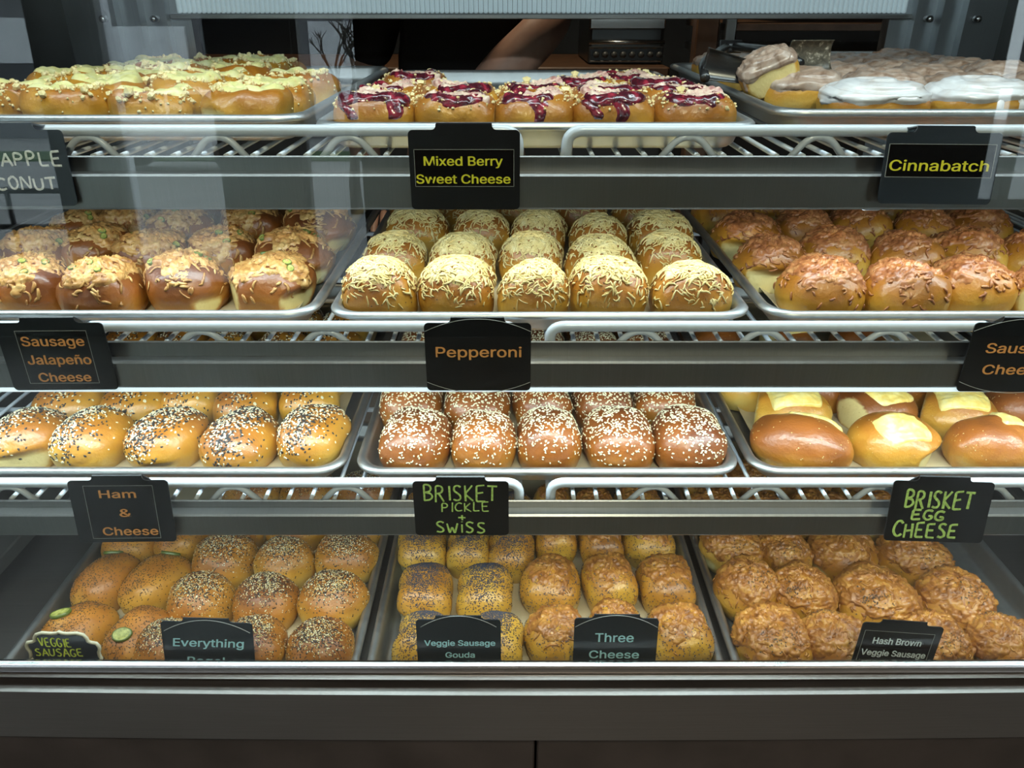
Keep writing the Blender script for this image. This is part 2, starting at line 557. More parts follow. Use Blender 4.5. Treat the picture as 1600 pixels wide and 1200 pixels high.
# the pane leans back a little
gy0, gz0, gz1, gt = .6590, EYE - .6968, TOPZ, .004
lean = math.tan(R(3.0))
gy1 = gy0 + (gz1 - gz0) * lean
part('front_glass', MB().add([(x, y, z) for x in (CX0, CX1) for y, z in ((gy0, gz0), (gy0 + gt, gz0), (gy1 + gt, gz1), (gy1, gz1))],
     [(0, 1, 2, 3), (7, 6, 5, 4), (0, 4, 5, 1), (1, 5, 6, 2), (2, 6, 7, 3), (3, 7, 4, 0)]), M['glass'])

# rear opening: header channel and the frames of the sliding doors
hd = MB()
hd.box(-.60, .71, 1.490, 1.525, EYE - .030, EYE - .022, bev=.002)
hd.box(-.60, .71, 1.498, 1.525, EYE - .022, EYE + .09)
part('door_header', hd, M['steel'])
lens = MB()
for k in range(150):
    x = -.585 + 1.275 * k / 150
    lens.box(x, x + .0075, 1.488, 1.498, EYE - .021, EYE + .03, bev=.003)
o = part('light_diffuser', lens, M['led_rib'])
def frame_posts(x0, x1, inner):
    """vertical aluminium channels between the case end and the opening"""
    d = 1 if inner > x0 else -1
    w = abs(x1 - x0)
    mb = MB()
    spec = [(0, .035, .0), (.035, .043, -.02), (.043, .085, .012), (.085, .09, -.012), (.09, .125, .004), (.125, .13, -.016), (.13, w, .008)]
    for a, b2, dy in spec:
        xa, xb = inner - d * a, inner - d * b2
        mb.box(min(xa, xb), max(xa, xb), 1.497 + dy, 1.525, DECK, TOPZ)
    return mb
fp = part('door_frame', frame_posts(CX0, -.565, -.565), M['alu_frame'])
fp2 = part('door_frame', frame_posts(CX1, .665, .665), M['alu_frame'])
for pr, xs in ((fp, (-.63, -.72)), (fp2, (.735, .82))):
    for x in xs:
        for z in (EYE - .03, EYE + .08):
            mb = MB()
            mb.tube([(x, 1.510, z), (x, 1.493, z), (x, 1.490, z)], [.006, .006, .003], 10)
            mb.build('rivet', M['steel_h'], pr, True)

# ------------------------------------------------------------------ shelves: beams are part of the case, wire shelves lift out
for k, s in SHELF.items():
    by = s['ry'] - .0092
    mb = MB()
    mb.extrude_x([(by, s['u1']), (by, s['u0'] - .001), (by + .001, s['u0']), (by + .0022, s['u0']), (by + .0022, s['u1'])], CX0, CX1)
    beam = part('shelf_beam', mb, M['steel'])
    ly = by - .015
    mb = MB()
    mb.extrude_x([(ly + .001, s['l1']), (ly, s['l1'] + .002), (ly, s['l0'] - .002), (ly + .002, s['l0']), (by + .0015, s['l0']), (by + .0015, s['l1'])], CX0, CX1)
    mb.build('beam_face', M['steel'], beam)
    mb = MB()
    mb.box(CX0 + .03, CX1 - .03, ly + .0015 + (.012 if k != 2 else 0), ly + .020, s['l1'] - (.006 if k == 2 else .003), s['l1'] + .001, bev=.002)
    mb.build('led_lens', M['led'], beam)
    for x in (-.66, .37):
        MB().box(x - .009, x + .009, ly + .014, ly + .026, s['l1'] - .005, s['l1'] - .001, bev=.002).build('lens_clip', M['epoxy'], beam)
    for x in (CX0 + .004, CX1 - .004):
        MB().box(x - .004, x + .004, by, 1.44, s['u1'], s['u0'], bev=.002).build('side_bracket', M['steel_dark'], beam)

def bend(pts, r=.016, n=6):
    """polyline with rounded corners"""
    pts = [Vector(p) for p in pts]
    out = [pts[0]]
    for a, b2, c in zip(pts, pts[1:], pts[2:]):
        d0 = min(r, (a - b2).length * .49)
        d1 = min(r, (c - b2).length * .49)
        p, q = b2 + (a - b2).normalized() * d0, b2 + (c - b2).normalized() * d1
        for i in range(n + 1):
            t = i / n
            out.append(p * (1 - t) ** 2 + b2 * 2 * t * (1 - t) + q * t * t)
    out.append(pts[-1])
    return out

SPL = {1: (.012, .049), 2: (.012, .034), 3: (.014, .039)}
SHELF_LABEL = {(1, 0): 'white wire shelf under the custard danishes, with the mixed berry sign hung on its end',
               (1, 1): 'white wire shelf under the iced cinnamon rolls',
               (2, 0): 'white wire shelf under the jalapeno cheese buns, with the pepperoni sign hung on it',
               (2, 1): 'white wire shelf under the plain sausage cheese buns',
               (3, 0): 'white wire shelf under the black and white sesame buns',
               (3, 1): 'white wire shelf under the buns with melted yellow cheese slices'}
def wire_shelf(k, side):
    s = SHELF[k]
    x0, x1 = (CX0 + .012, SPL[k][0]) if side == 0 else (SPL[k][1], CX1 - .012)
    t = thing('wire_shelf', SHELF_LABEL[(k, side)], 'shelf', (x0, s['ry'], s['floor']), group='wire shelves of the case')
    W, dz = x1 - x0, s['rail'] - s['floor']
    yb = 1.43 - s['ry']
    low = -.008
    mb = MB()
    mb.tube(bend([(.006, 0, low), (.006, 0, dz), (W - .006, 0, dz), (W - .006, 0, low)], .017), .0058, 12)
    mb.build('front_rail', M['epoxy'], t, True)
    mb = MB()
    mb.tube([(.006, yb, low), (W - .006, yb, low)], .0045, 10)
    mb.build('rear_rail', M['epoxy'], t, True)
    # zigzag truss under the front rail
    mb = MB()
    per = .130
    ph = {(1, 0): .094, (1, 1): .128, (2, 0): .062, (2, 1): .101, (3, 0): .066, (3, 1): .125}[(k, side)]
    x = ph - per
    while x < W + per:
        pts = [(x - .030, 0, low), (x - .010, 0, dz - .006), (x + .010, 0, dz - .006), (x + .030, 0, low)]
        if x - .03 > 0 and x + .03 < W:
            mb.tube(bend(pts, .012), .0036, 8)
        x += per
    mb.tube([(.006, 0, low), (W - .006, 0, low)], .0036, 8)
    mb.build('truss', M['epoxy'], t, True)
    # cross wires: the deck the pans slide on
    mb = MB()
    n = int(W / .0265)
    for i in range(n + 1):
        xx = .006 + (W - .012) * i / n
        mb.tube([(xx, 0, -.0032), (xx, yb, -.0032)], .0026, 6)
    for f in (.33, .66):
        mb.tube([(.006, yb * f, -.008), (W - .006, yb * f, -.008)], .0036, 6)
    mb.build('wire_grid', M['epoxy'], t, True)
    for xx in (.006, W - .006):
        MB().tube([(xx, 0, low), (xx, yb, low)], .0045, 8).build('side_rail', M['epoxy'], t, True)
    return t
for k in (1, 2, 3):
    for side in (0, 1):
        wire_shelf(k, side)

# ------------------------------------------------------------------ sheet pans
def rrect(w, d, r, n=7):
    out = []
    for cx, cy, a0 in ((w / 2 - r, d / 2 - r, 0), (-w / 2 + r, d / 2 - r, 90), (-w / 2 + r, -d / 2 + r, 180), (w / 2 - r, -d / 2 + r, 270)):
        for i in range(n + 1):
            a = R(a0 + 90 * i / n)
            out.append((cx + r * math.cos(a), cy + r * math.sin(a)))
    return out

PW, PD = .457, .66
def pan_mesh():
    mb = MB()
    # (inset from the outer edge, z) walking from the inside floor over the rolled rim and back underneath
    prof = [(.0245, .0014), (.0195, .003), (.0170, .010), (.0125, .0232), (.011, .0262), (.007, .0280), (.003, .0272), (.0003, .0245), (.0006, .0215), (.0035, .0196), (.0075, .0200), (.0135, .0185), (.0185, .004), (.0235, 0.0)]
    rings = []
    for ins, z in prof:
        r = max(.004, .036 - ins * .6)
        rings.append([(x, y, z) for x, y in rrect(PW - 2 * ins, PD - 2 * ins, r)])
    n = len(rings[0])
    v = [p for rg in rings for p in rg]
    f = [tuple(range(n))]
    for k in range(len(rings) - 1):
        for j in range(n):
            a, b2 = k * n + j, k * n + (j + 1) % n
            f.append((b2, a, a + n, b2 + n))
    f.append(tuple(range((len(rings) - 1) * n, len(rings) * n))[::-1])
    return mb.add(v, f)

def pan_material(name, base, dirty):
    m = brushed(name, base, .36, (26, 26, 26), .14, .2)
    nt = m.node_tree
    b = nt.nodes['Principled BSDF']
    src = b.inputs['Base Color'].links[0].from_socket
    tc = node(nt, 'ShaderNodeTexCoord')
    n = node(nt, 'ShaderNodeTexNoise', Scale=22.0, Detail=8.0, Roughness=.75)
    nt.links.new(tc.outputs['Object'], n.inputs['Vector'])
    r = node(nt, 'ShaderNodeValToRGB')
    r.color_ramp.elements[0].position = .60
    r.color_ramp.elements[1].position = .70
    r.color_ramp.elements[0].color = (0, 0, 0, 1)
    r.color_ramp.elements[1].color = (1, 1, 1, 1)
    nt.links.new(n.outputs['Fac'], r.inputs['Fac'])
    mul = node(nt, 'ShaderNodeMath', operation='MULTIPLY')
    nt.links.new(r.outputs['Color'], mul.inputs[0])
    mul.inputs[1].default_value = dirty
    mx = node(nt, 'ShaderNodeMix', data_type='RGBA')
    nt.links.new(mul.outputs[0], mx.inputs['Factor'])
    nt.links.new(src, mx.inputs['A'])
    mx.inputs['B'].default_value = (.62, .58, .50, 1)
    nt.links.new(mx.outputs['Result'], b.inputs['Base Color'])
    inv = node(nt, 'ShaderNodeMath', operation='SUBTRACT')
    inv.inputs[0].default_value = 1
    nt.links.new(mul.outputs[0], inv.inputs[1])
    nt.links.new(inv.outputs[0], b.inputs['Metallic'])
    return m
pan_bright = pan_material('bright_pan_aluminium', (.54, .55, .56), .25)
pan_used = pan_material('floury_pan_aluminium', (.44, .44, .43), .7)
PM = pan_mesh().mesh('sheet_pan', [pan_used], True)
PM2 = PM.copy()
PM2.materials[0] = pan_bright
FLOOR = {1: SHELF[1]['floor'], 2: SHELF[2]['floor'], 3: SHELF[3]['floor'], 4: DECK + .001}
PANS = {  # shelf, column: x centre, front edge y, extra height, turn, what is on it
    (1, 0): (-.441, .812, .006, .3, 'custard danishes with crumble'), (1, 1): (.0245, .803, 0, 0, 'berry danishes'), (1, 2): (.500, .815, .011, -.6, 'iced cinnamon rolls'),
    (2, 0): (-.437, .759, .001, 0, 'jalapeno cheese buns'), (2, 1): (.030, .757, 0, 0, 'buns under shredded pale cheese'), (2, 2): (.497, .757, .001, 0, 'browned cheese buns'),
    (3, 0): (-.425, .753, 0, 0, 'black and white sesame buns'), (3, 1): (.042, .752, 0, 0, 'white sesame buns'), (3, 2): (.509, .753, 0, 0, 'buns with melted cheese slices'),
    (4, 0): (-.4235, .676, 0, 0, 'everything bagel buns'), (4, 1): (.0425, .676, 0, 0, 'poppy seed and three cheese buns'), (4, 2): (.5085, .676, 0, 0, 'hash brown cheese buns')}
for (k, c), (x, y0, dz, rz, what) in PANS.items():
    o = link('sheet_pan', PM2 if k in (1, 2) and c != 2 else PM, None, (x, y0 + PD / 2, FLOOR[k] + dz), (0, 0, R(rz)))
    tag(o, 'aluminium sheet pan holding the ' + what, 'sheet pan', 'sheet pans on the shelves')
def parchment(k, c, x0, x1, y0, y1, label):
    """sheet lining a pan, edges curling up"""
    x, yf, dz, rz, _ = PANS[(k, c)]
    if (k, c) == (4, 2): x1 -= .05
    z = FLOOR[k] + dz + .0022
    nx, ny = 30, 40
    xs, ys = np.linspace(x0, x1, nx), np.linspace(y0, y1, ny)
    v = []
    for yy in ys:
        for xx in xs:
            e = max(0, abs(xx - (x0 + x1) / 2) - ((x1 - x0) / 2 - .02))
            v.append((xx, yy, z + e * e * 22 + .0006 * math.sin(xx * 70 + yy * 31)))
    f = [(j * nx + i, j * nx + i + 1, (j + 1) * nx + i + 1, (j + 1) * nx + i) for j in range(ny - 1) for i in range(nx - 1)]
    o = MB().add(v, f).build('baking_parchment', M['paper'], None, True)
    tag(o, label, 'baking paper', 'parchment lining the pans')
for k, c, what in ((2, 1, 'buns with shredded pale cheese'), (2, 2, 'browned cheese buns'), (3, 0, 'black and white sesame buns'), (3, 1, 'white sesame buns'), (3, 2, 'buns with melted cheese slices'),
                   (4, 0, 'everything bagel buns'), (4, 1, 'poppy seed buns'), (4, 2, 'hash brown cheese buns'), (2, 0, 'jalapeno cheese buns')):
    x, y0 = PANS[(k, c)][:2]
    parchment(k, c, x - .196, x + .196, y0 + .034, y0 + PD - .034, 'tan parchment sheet lining the pan under the ' + what)

# ------------------------------------------------------------------ dough shapes
class Dough:
    """a closed bun surface addressed by azimuth phi and elevation a (-A0 .. pi/2)"""
    A0 = .85
    def __init__(s, seed, wx, wy, h, n=2.3, e=.84, zb=.34, lump=.05, waist=0.0, flats=(), dent=0.0, dentr=.55, low=.86, wrinkle=.5, tilt=0.0):
        s.__dict__.update(seed=seed, ax=wx / 2, ay=wy / 2, h=h, n=n, e=e, zb=zb, lump=lump, waist=waist, flats=flats, dent=dent, dentr=dentr, low=low, wrinkle=wrinkle, tilt=tilt)
    def pos(s, phi, a, full=False):
        phi, a = np.broadcast_arrays(np.asarray(phi, float), np.asarray(a, float))
        c, sn = np.cos(phi), np.sin(phi)
        r = (np.abs(c) ** s.n + np.abs(sn) ** s.n) ** (-1 / s.n)
        sa, ca = np.sin(a), np.clip(np.cos(a), 0, 1)
        rho = np.where(a > 0, ca ** s.e, 1 - (1 - s.low) * (-sa / math.sin(s.A0)) ** 2)
        z = np.where(a > 0, s.zb + (1 - s.zb) * np.clip(sa, 0, 1) ** .95, s.zb * (1 + sa / math.sin(s.A0)))
        x, y = r * rho * c, r * rho * sn
        if s.waist:
            x = x * (1 - s.waist * np.exp(-((y + .05) / .33) ** 2))
            z = z * (1 - s.waist * .35 * np.exp(-((y + .05) / .3) ** 2) * sstep(0.1, .5, z))
        p = np.stack([x, y, z], -1)
        o = np.array([s.seed * 7.31, s.seed * 3.77, s.seed * 1.93])
        d = s.lump * (1.2 * vnoise(p * 1.25 + o, 3) + .7 * vnoise(p * 2.6 + o, 5)) + .012 * s.wrinkle * vnoise(p * 7 + o, 8)
        # soft creases
        cr = np.abs(vnoise(p * np.array([1.4, 1.4, 3.0]) + o * 1.7, 11))
        d = d - .035 * s.wrinkle * np.exp(-(cr / .05) ** 2) * sstep(.1, .35, z) * sstep(.97, .6, z)
        x, y = x * (1 + d), y * (1 + d)
        z = z * (1 + d * .9) + s.tilt * y * z
        pale = np.zeros_like(z)
        for ang, dist, top in s.flats:
            q = x * math.cos(ang) + y * math.sin(ang)
            ex = q - dist
            wz = sstep(top + .16, top - .02, z)
            cut = np.clip(ex, 0, None) * .88 * wz
            x = x - cut * math.cos(ang)
            y = y - cut * math.sin(ang)
            pale = np.maximum(pale, sstep(.0, .05, ex + .03 * vnoise(p * 6 + o, 21)) * sstep(top + .05, top - .07, z + .05 * vnoise(p * 5 + o, 22)))
        if s.dent:
            rr = np.sqrt(x * x + y * y)
            z = z - s.dent * np.exp(-(rr / s.dentr) ** 4)
        P = np.stack([x * s.ax, y * s.ay, z * s.h], -1)
        if full:
            return P, z, pale
        return P
    def nrm(s, phi, a, d=.012):
        tp = s.pos(phi + d, a) - s.pos(phi - d, a)
        ta = s.pos(phi, np.minimum(a + d, PI / 2 - .0005)) - s.pos(phi, np.asarray(a) - d)
        n = np.cross(tp, ta)
        l = np.linalg.norm(n, axis=-1, keepdims=True)
        return n / np.maximum(l, 1e-9)
    def disc(s, q):
        """unit-disc points -> (phi, a) on the upper half"""
        t = np.clip(np.hypot(q[..., 0], q[..., 1]), 1e-3, 1.25)
        return np.arctan2(q[..., 1], q[..., 0]), PI / 2 * (1 - t)
    def grid(s, nphi, na, a0, a1):
        ph = np.linspace(0, 2 * PI, nphi, endpoint=False)
        aa = a0 + (a1 - a0) * np.linspace(0, 1, na)
        A, Pp = np.meshgrid(aa, ph, indexing='ij')
        f = [(k * nphi + j, k * nphi + (j + 1) % nphi, (k + 1) * nphi + (j + 1) % nphi, (k + 1) * nphi + j) for k in range(na - 1) for j in range(nphi)]
        return Pp.ravel(), A.ravel(), f
    def body(s, name, mat, nphi=60, na=26, base=.0, slope=.8, front_brown=.0):
        ph, A, f = s.grid(nphi, na, -s.A0, PI / 2 - .02)
        P, z, pale = s.pos(ph, A, True)
        n = len(P)
        top = s.pos(np.array([0.0]), np.array([PI / 2 - .0001]))[0]
        V = np.vstack([P, [top], [[0, 0, P[:nphi, 2].mean()]]])
        last = (na - 1) * nphi
        f = f + [(last + j, last + (j + 1) % nphi, n) for j in range(nphi)] + [((j + 1) % nphi, j, n + 1) for j in range(nphi)]
        o = s.seed * 2.7
        brown = base + slope * sstep(.05, .95, z) + .18 * vnoise(np.stack([P[:, 0] / s.ax * 1.6, P[:, 1] / s.ay * 1.6, z * 1.6], -1) + o, 31)
        brown = np.append(brown, [base + slope, base])
        pale = np.append(pale, [0, 0])
        mb = MB().add(V, f)
        return mb.mesh(name, [mat], True, dict(brown=brown, pale=pale))
    def shell(s, mb, mask, thick, eps=.0006, nphi=84, na=34, amin=-.15, mi=0, relief=.6, rs=9.0, seed=0, stringy=0.0):
        """a layer of topping that follows the crust: mask(x,y,z,phi)->0..1"""
        ph, A, f = s.grid(nphi, na, amin, PI / 2 - .02)
        P, z, _ = s.pos(ph, A, True)
        N = s.nrm(ph, A)
        u = P / np.array([s.ax, s.ay, s.h])
        tt = 1 - A / (PI / 2)                                     # angular distance from the top
        m = mask(tt * np.cos(ph), tt * np.sin(ph), z, ph)
        w = np.stack([vnoise(u * 2.5 + seed * 1.7 + 9.1 * k, 45 + k) for k in range(3)], -1) * .35 * stringy
        rid = 1 - np.abs(vnoise((u + w) * rs + seed * 5.1, 41 + seed)) * 2.0
        rid2 = vnoise((u + w) * rs * 2.1 + seed * 3.3, 43 + seed)
        if stringy:
            rid = .5 * rid + .5 * (1 - np.abs(vnoise((u - w) * rs * 1.7 + seed * 2.9, 47 + seed)) * 3.0)
        t = thick * (m * (1 - relief) + m * relief * np.clip(.25 + .75 * rid + .35 * rid2, -.4, 1.4)) - eps * 1.6 * (1 - m) - eps
        V = P + N * t[:, None]
        n = len(V)
        k0 = (na - 1) * nphi
        top = V[k0:].mean(0)
        V = np.vstack([V, [top]])
        f = f + [(k0 + j, k0 + (j + 1) % nphi, n) for j in range(nphi)]
        tv = np.append(t, t[k0:].mean())
        f = [q for q in f if max(tv[list(q)]) > -.0002]
        used = sorted({i for q in f for i in q})
        mp = {i: k for k, i in enumerate(used)}
        if used:
            mb.add(V[used], [tuple(mp[i] for i in q) for q in f], mi)
        return mb

def tubes(mb, paths, nrms, rad, m=5, mi=0, flat=1.0):
    """paths (N,K,3)"""
    N, K, _ = paths.shape
    t = np.gradient(paths, axis=1)
    t /= np.maximum(np.linalg.norm(t, axis=-1, keepdims=True), 1e-9)
    side = np.cross(nrms, t)
    side /= np.maximum(np.linalg.norm(side, axis=-1, keepdims=True), 1e-9)
    q = np.arange(m) * 2 * PI / m
    V = paths[:, :, None, :] + rad[:, :, None, None] * (np.cos(q)[None, None, :, None] * side[:, :, None, :] + flat * np.sin(q)[None, None, :, None] * nrms[:, :, None, :])
    base = np.arange(N)[:, None, None] * K * m + np.arange(K - 1)[None, :, None] * m
    j = np.arange(m)[None, None, :]
    a = base + j
    b2 = base + (j + 1) % m
    F = np.stack([a, b2, b2 + m, a + m], -1).reshape(-1, 4)
    fl = [tuple(x) for x in F.tolist()]
    for i in range(N):
        fl.append(tuple(i * K * m + k for k in range(m - 1, -1, -1)))
        fl.append(tuple(i * K * m + (K - 1) * m + k for k in range(m)))
    mb.add(V.reshape(-1, 3), fl, mi)
    return mb

def shreds(mb, D, rng, count, spot, rad=.0011, length=.018, curl=1.0, mi=0, K=6, lift=.6, flat=.8):
    """grated cheese lying on the crust. spot(rng,count)->start points in the unit disc"""
    q = spot(rng, count)
    th = rng.uniform(0, 2 * PI, count)
    L = length * rng.uniform(.45, 1.15, count) / D.ax * .72
    dth = rng.normal(0, curl, count) / K
    pts = [q]
    for k in range(K - 1):
        th = th + dth + rng.normal(0, .18 * curl, count)
        q = q + (L / K)[:, None] * np.stack([np.cos(th), np.sin(th)], -1)
        r = np.hypot(q[:, 0], q[:, 1])
        q = q * np.where(r > 1.15, 1.15 / r, 1)[:, None]
        pts.append(q)
    Q = np.stack(pts, 1)
    ph, a = D.disc(Q)
    P, N = D.pos(ph, a), D.nrm(ph, a)
    env = np.sin(np.linspace(.28, PI - .28, K)) ** .5
    rd = rad * rng.uniform(.75, 1.3, count)[:, None] * env[None, :]
    P = P + N * (rd * lift)[:, :, None]
    return tubes(mb, P, N, rd, 5, mi, flat)

def _seed_template(L, W, T, drop=.35):
    v = [(-L, 0, 0)]
    for x, s in ((-.55, .8), (.05, 1.0), (.6, .7 - drop * .3)):
        for k in range(6):
            q = 2 * PI * k / 6
            v.append((x * L, math.cos(q) * W * s, math.sin(q) * T * s))
    v.append((L, 0, 0))
    f = [(0, 1 + (k + 1) % 6, 1 + k) for k in range(6)]
    for r in range(2):
        for k in range(6):
            a, b2 = 1 + r * 6 + k, 1 + r * 6 + (k + 1) % 6
            f.append((a, b2, b2 + 6, a + 6))
    f += [(13 + k, 13 + (k + 1) % 6, 19) for k in range(6)]
    return np.array(v), f
SESAME = _seed_template(.00175, .00105, .0006)
POPPY = _seed_template(.00075, .0006, .0005, 0)
FLAKE = _seed_template(.0013, .001, .0005, .1)

def seeds(mb, D, rng, count, spot, tmpl, mi=0, scale=1.0, lift=.0003):
    q = spot(rng, count)
    ph, a = D.disc(q)
    P, N = D.pos(ph, a), D.nrm(ph, a)
    r = rng.normal(size=P.shape)
    t = r - N * (r * N).sum(-1, keepdims=True)
    t /= np.linalg.norm(t, axis=-1, keepdims=True)
    b2 = np.cross(N, t)
    tv, tf = tmpl
    sc = scale * rng.uniform(.85, 1.2, count)
    V = (P + N * lift)[:, None, :] + sc[:, None, None] * (tv[None, :, 0, None] * t[:, None, :] + tv[None, :, 1, None] * b2[:, None, :] + tv[None, :, 2, None] * N[:, None, :])
    F = (np.array([list(x) + [-1] * (4 - len(x)) for x in tf])[None] + (np.arange(count) * len(tv))[:, None, None]).reshape(-1, 4)
    lens = [len(x) for x in tf] * count
    mb.add(V.reshape(-1, 3), [tuple(row[:n]) for row, n in zip(F.tolist(), lens)], mi)
    return mb

_ico = None
def crumbs(mb, D, rng, count, spot, size=.0022, mi=0):
    """little lumps of butter crumble"""
    g = (1 + 5 ** .5) / 2
    tv = np.array([(-1, g, 0), (1, g, 0), (-1, -g, 0), (1, -g, 0), (0, -1, g), (0, 1, g), (0, -1, -g), (0, 1, -g), (g, 0, -1), (g, 0, 1), (-g, 0, -1), (-g, 0, 1)]) / 1.9
    tf = [(0, 11, 5), (0, 5, 1), (0, 1, 7), (0, 7, 10), (0, 10, 11), (1, 5, 9), (5, 11, 4), (11, 10, 2), (10, 7, 6), (7, 1, 8), (3, 9, 4), (3, 4, 2), (3, 2, 6), (3, 6, 8), (3, 8, 9), (4, 9, 5), (2, 4, 11), (6, 2, 10), (8, 6, 7), (9, 8, 1)]
    q = spot(rng, count)
    ph, a = D.disc(q)
    P, N = D.pos(ph, a), D.nrm(ph, a)
    sz = size * np.exp(rng.normal(0, .45, count))
    V = (P + N * (sz * .5)[:, None])[:, None, :] + sz[:, None, None] * tv[None] * (1 + rng.uniform(-.35, .35, (count, 12, 1)))
    F = (np.array(tf)[None] + (np.arange(count) * 12)[:, None, None]).reshape(-1, 3)
    mb.add(V.reshape(-1, 3), [tuple(x) for x in F.tolist()], mi)
    return mb

def gauss(cx, cy, sx, sy, rot=0.0, lim=1.05):
    def f(rng, n):
        p = rng.normal(size=(n, 2)) * np.array([sx, sy])
        c, s = math.cos(rot), math.sin(rot)
        p = p @ np.array([[c, s], [-s, c]]) + np.array([cx, cy])
        r = np.hypot(p[:, 0], p[:, 1])
        return p * np.where(r > lim, lim * rng.uniform(.2, 1, n) / r, 1)[:, None]
    return f
def cluster(cx, cy, sx, sy, rot=0.0, lim=1.05, tail=.28):
    """a dense patch with a thin scatter round it"""
    a, b = gauss(cx, cy, sx, sy, rot, lim), gauss(cx, cy, sx * 2.1, sy * 1.9, rot, lim)
    def f(rng, n):
        k = int(n * tail)
        return np.concatenate([a(rng, n - k), b(rng, k)])
    return f
def disc(r, cx=0, cy=0, sx=1.0, sy=1.0):
    def f(rng, n):
        q, t = rng.uniform(0, 2 * PI, n), np.sqrt(rng.uniform(0, 1, n)) * r
        return np.stack([cx + sx * t * np.cos(q), cy + sy * t * np.sin(q)], -1)
    return f

def jal_slice(mb, D, q, r=.0105, rot=0.0):
    """one ring of jalapeno lying on the crust: skin ring (0), flesh (1)"""
    ph, a = D.disc(np.array([q]))
    P, N = D.pos(ph, a)[0], D.nrm(ph, a)[0]
    z = Vector(N).normalized()
    x = Vector((math.cos(rot), math.sin(rot), 0))
    x = (x - z * x.dot(z)).normalized()
    y = z.cross(x)
    P = Vector(P) + z * .0012
    n = 20
    def ring(rr, hh, sq=.78):
        return [tuple(P + x * (rr * math.cos(2 * PI * k / n) * (1 + .05 * math.sin(3 * 2 * PI * k / n))) + y * (rr * sq * math.sin(2 * PI * k / n)) + z * hh) for k in range(n)]
    v = ring(r * .97, -.0015) + ring(r, .0008) + ring(r * .93, .0024) + ring(r * .82, .0022)
    f = [(k * n + j, k * n + (j + 1) % n, (k + 1) * n + (j + 1) % n, (k + 1) * n + j) for k in range(3) for j in range(n)]
    mb.add(v, f, 0)
    v = ring(r * .83, .0021) + ring(r * .45, .0012) + [tuple(P + z * .0018)]
    f = [(j, (j + 1) % n, n + (j + 1) % n, n + j) for j in range(n)] + [(n + j, n + (j + 1) % n, 2 * n) for j in range(n)]
    mb.add(v, f, 1)

# ------------------------------------------------------------------ bun kinds: each maker returns [(part name, mesh)], the bread first
def irregular(lo, r0, amp, seed, fx=1.0, fy=1.0, cx=0.0, cy=0.0, soft=.10):
    def f(x, y, z, ph):
        rr = np.hypot((x - cx) * fx, (y - cy) * fy)
        w = vnoise(np.stack([np.cos(ph) * 1.7, np.sin(ph) * 1.7, z * 0 + seed], -1), 51) * amp
        w = w + vnoise(np.stack([x * 4, y * 4, z * 4 + seed], -1), 52) * amp * .6
        return sstep(r0 + w + soft, r0 + w - soft, rr) * sstep(lo - .08, lo + .08, z)
    return f

def flats_for(rng, n, top=(.35, .6), d=(.86, .94), where=None):
    angs = where if where is not None else [rng.choice([-PI / 2, -PI / 2 + .5, -PI / 2 - .6, 0.1, PI, PI / 2]) + rng.normal(0, .2) for _ in range(n)]
    return [(a, rng.uniform(*d), rng.uniform(*top)) for a in angs]

def make_parm(i):
    rng = np.random.default_rng(100 + i)
    D = Dough(100 + i, .090, .086, .063, n=2.35, e=.86, zb=.36, lump=.05, flats=flats_for(rng, 1 if i % 3 == 1 else 0, (.4, .6), (.88, .95), [[0.2], [PI - .1], [.1]][i % 3]))
    b = D.body('bread', M['crust'], base=.10, slope=.75)
    mb = MB()
    sp = gauss(rng.normal(0, .06), rng.normal(.0, .05), .40, .38, lim=.90)
    D.shell(mb, irregular(.5, .52, .16, i), .0020, amin=.2, relief=.9, rs=13, seed=i)
    shreds(mb, D, rng, 270, sp, .00105, .016, 1.5, lift=1.3)
    shreds(mb, D, rng, 40, gauss(0, -.55, .40, .26, lim=1.1), .00085, .015, .8, lift=.7)
    t = mb.mesh('cheese_topping', [M['parm']], True)
    mb = MB()
    seeds(mb, D, rng, 70, gauss(0, -.2, .5, .45, lim=.99), POPPY, 0, 1.0)
    return [('cheese_bun', b), ('cheese_topping', t), ('pepper_specks', mb.mesh('pepper_specks', [M['spice']]))]

def make_jcheese(i):
    rng = np.random.default_rng(200 + i)
    fl = [[], [(PI - .5, .80, .55)], [(-.7, .82, .38), (PI + .3, .86, .6)], [(-PI / 2 + .9, .9, .3)], []][i % 5]
    D = Dough(200 + i, .096, .092, .060, n=2.3, e=.88, zb=.36, lump=.075, flats=fl)
    b = D.body('bread', M['crust_dark'], base=.14, slope=.75)
    mb = MB()
    D.shell(mb, irregular(.40, .62, .30, i * 1.7, cy=.02), .0050, amin=-.1, relief=.95, rs=7, seed=i, nphi=116, na=44, stringy=1)
    shreds(mb, D, rng, 46, gauss(0, .0, .42, .42, lim=.95), .0014, .020, 1.8, lift=.7, flat=.6)
    shreds(mb, D, rng, 10, gauss(0, -.75, .35, .12, lim=1.1), .0018, .015, .8, lift=.6, flat=.6)
    t = mb.mesh('cheese_topping', [M['toast_light']], True)
    mb = MB()
    for _ in range(3):
        jal_slice(mb, D, (rng.normal(0, .28), rng.normal(-.08, .2)), .0052, rng.uniform(0, 6))
    return [('jalapeno_cheese_bun', b), ('cheese_topping', t), ('jalapeno_bits', mb.mesh('jalapeno_bits', [M['jalap_skin'], M['jalap_flesh']], True))]

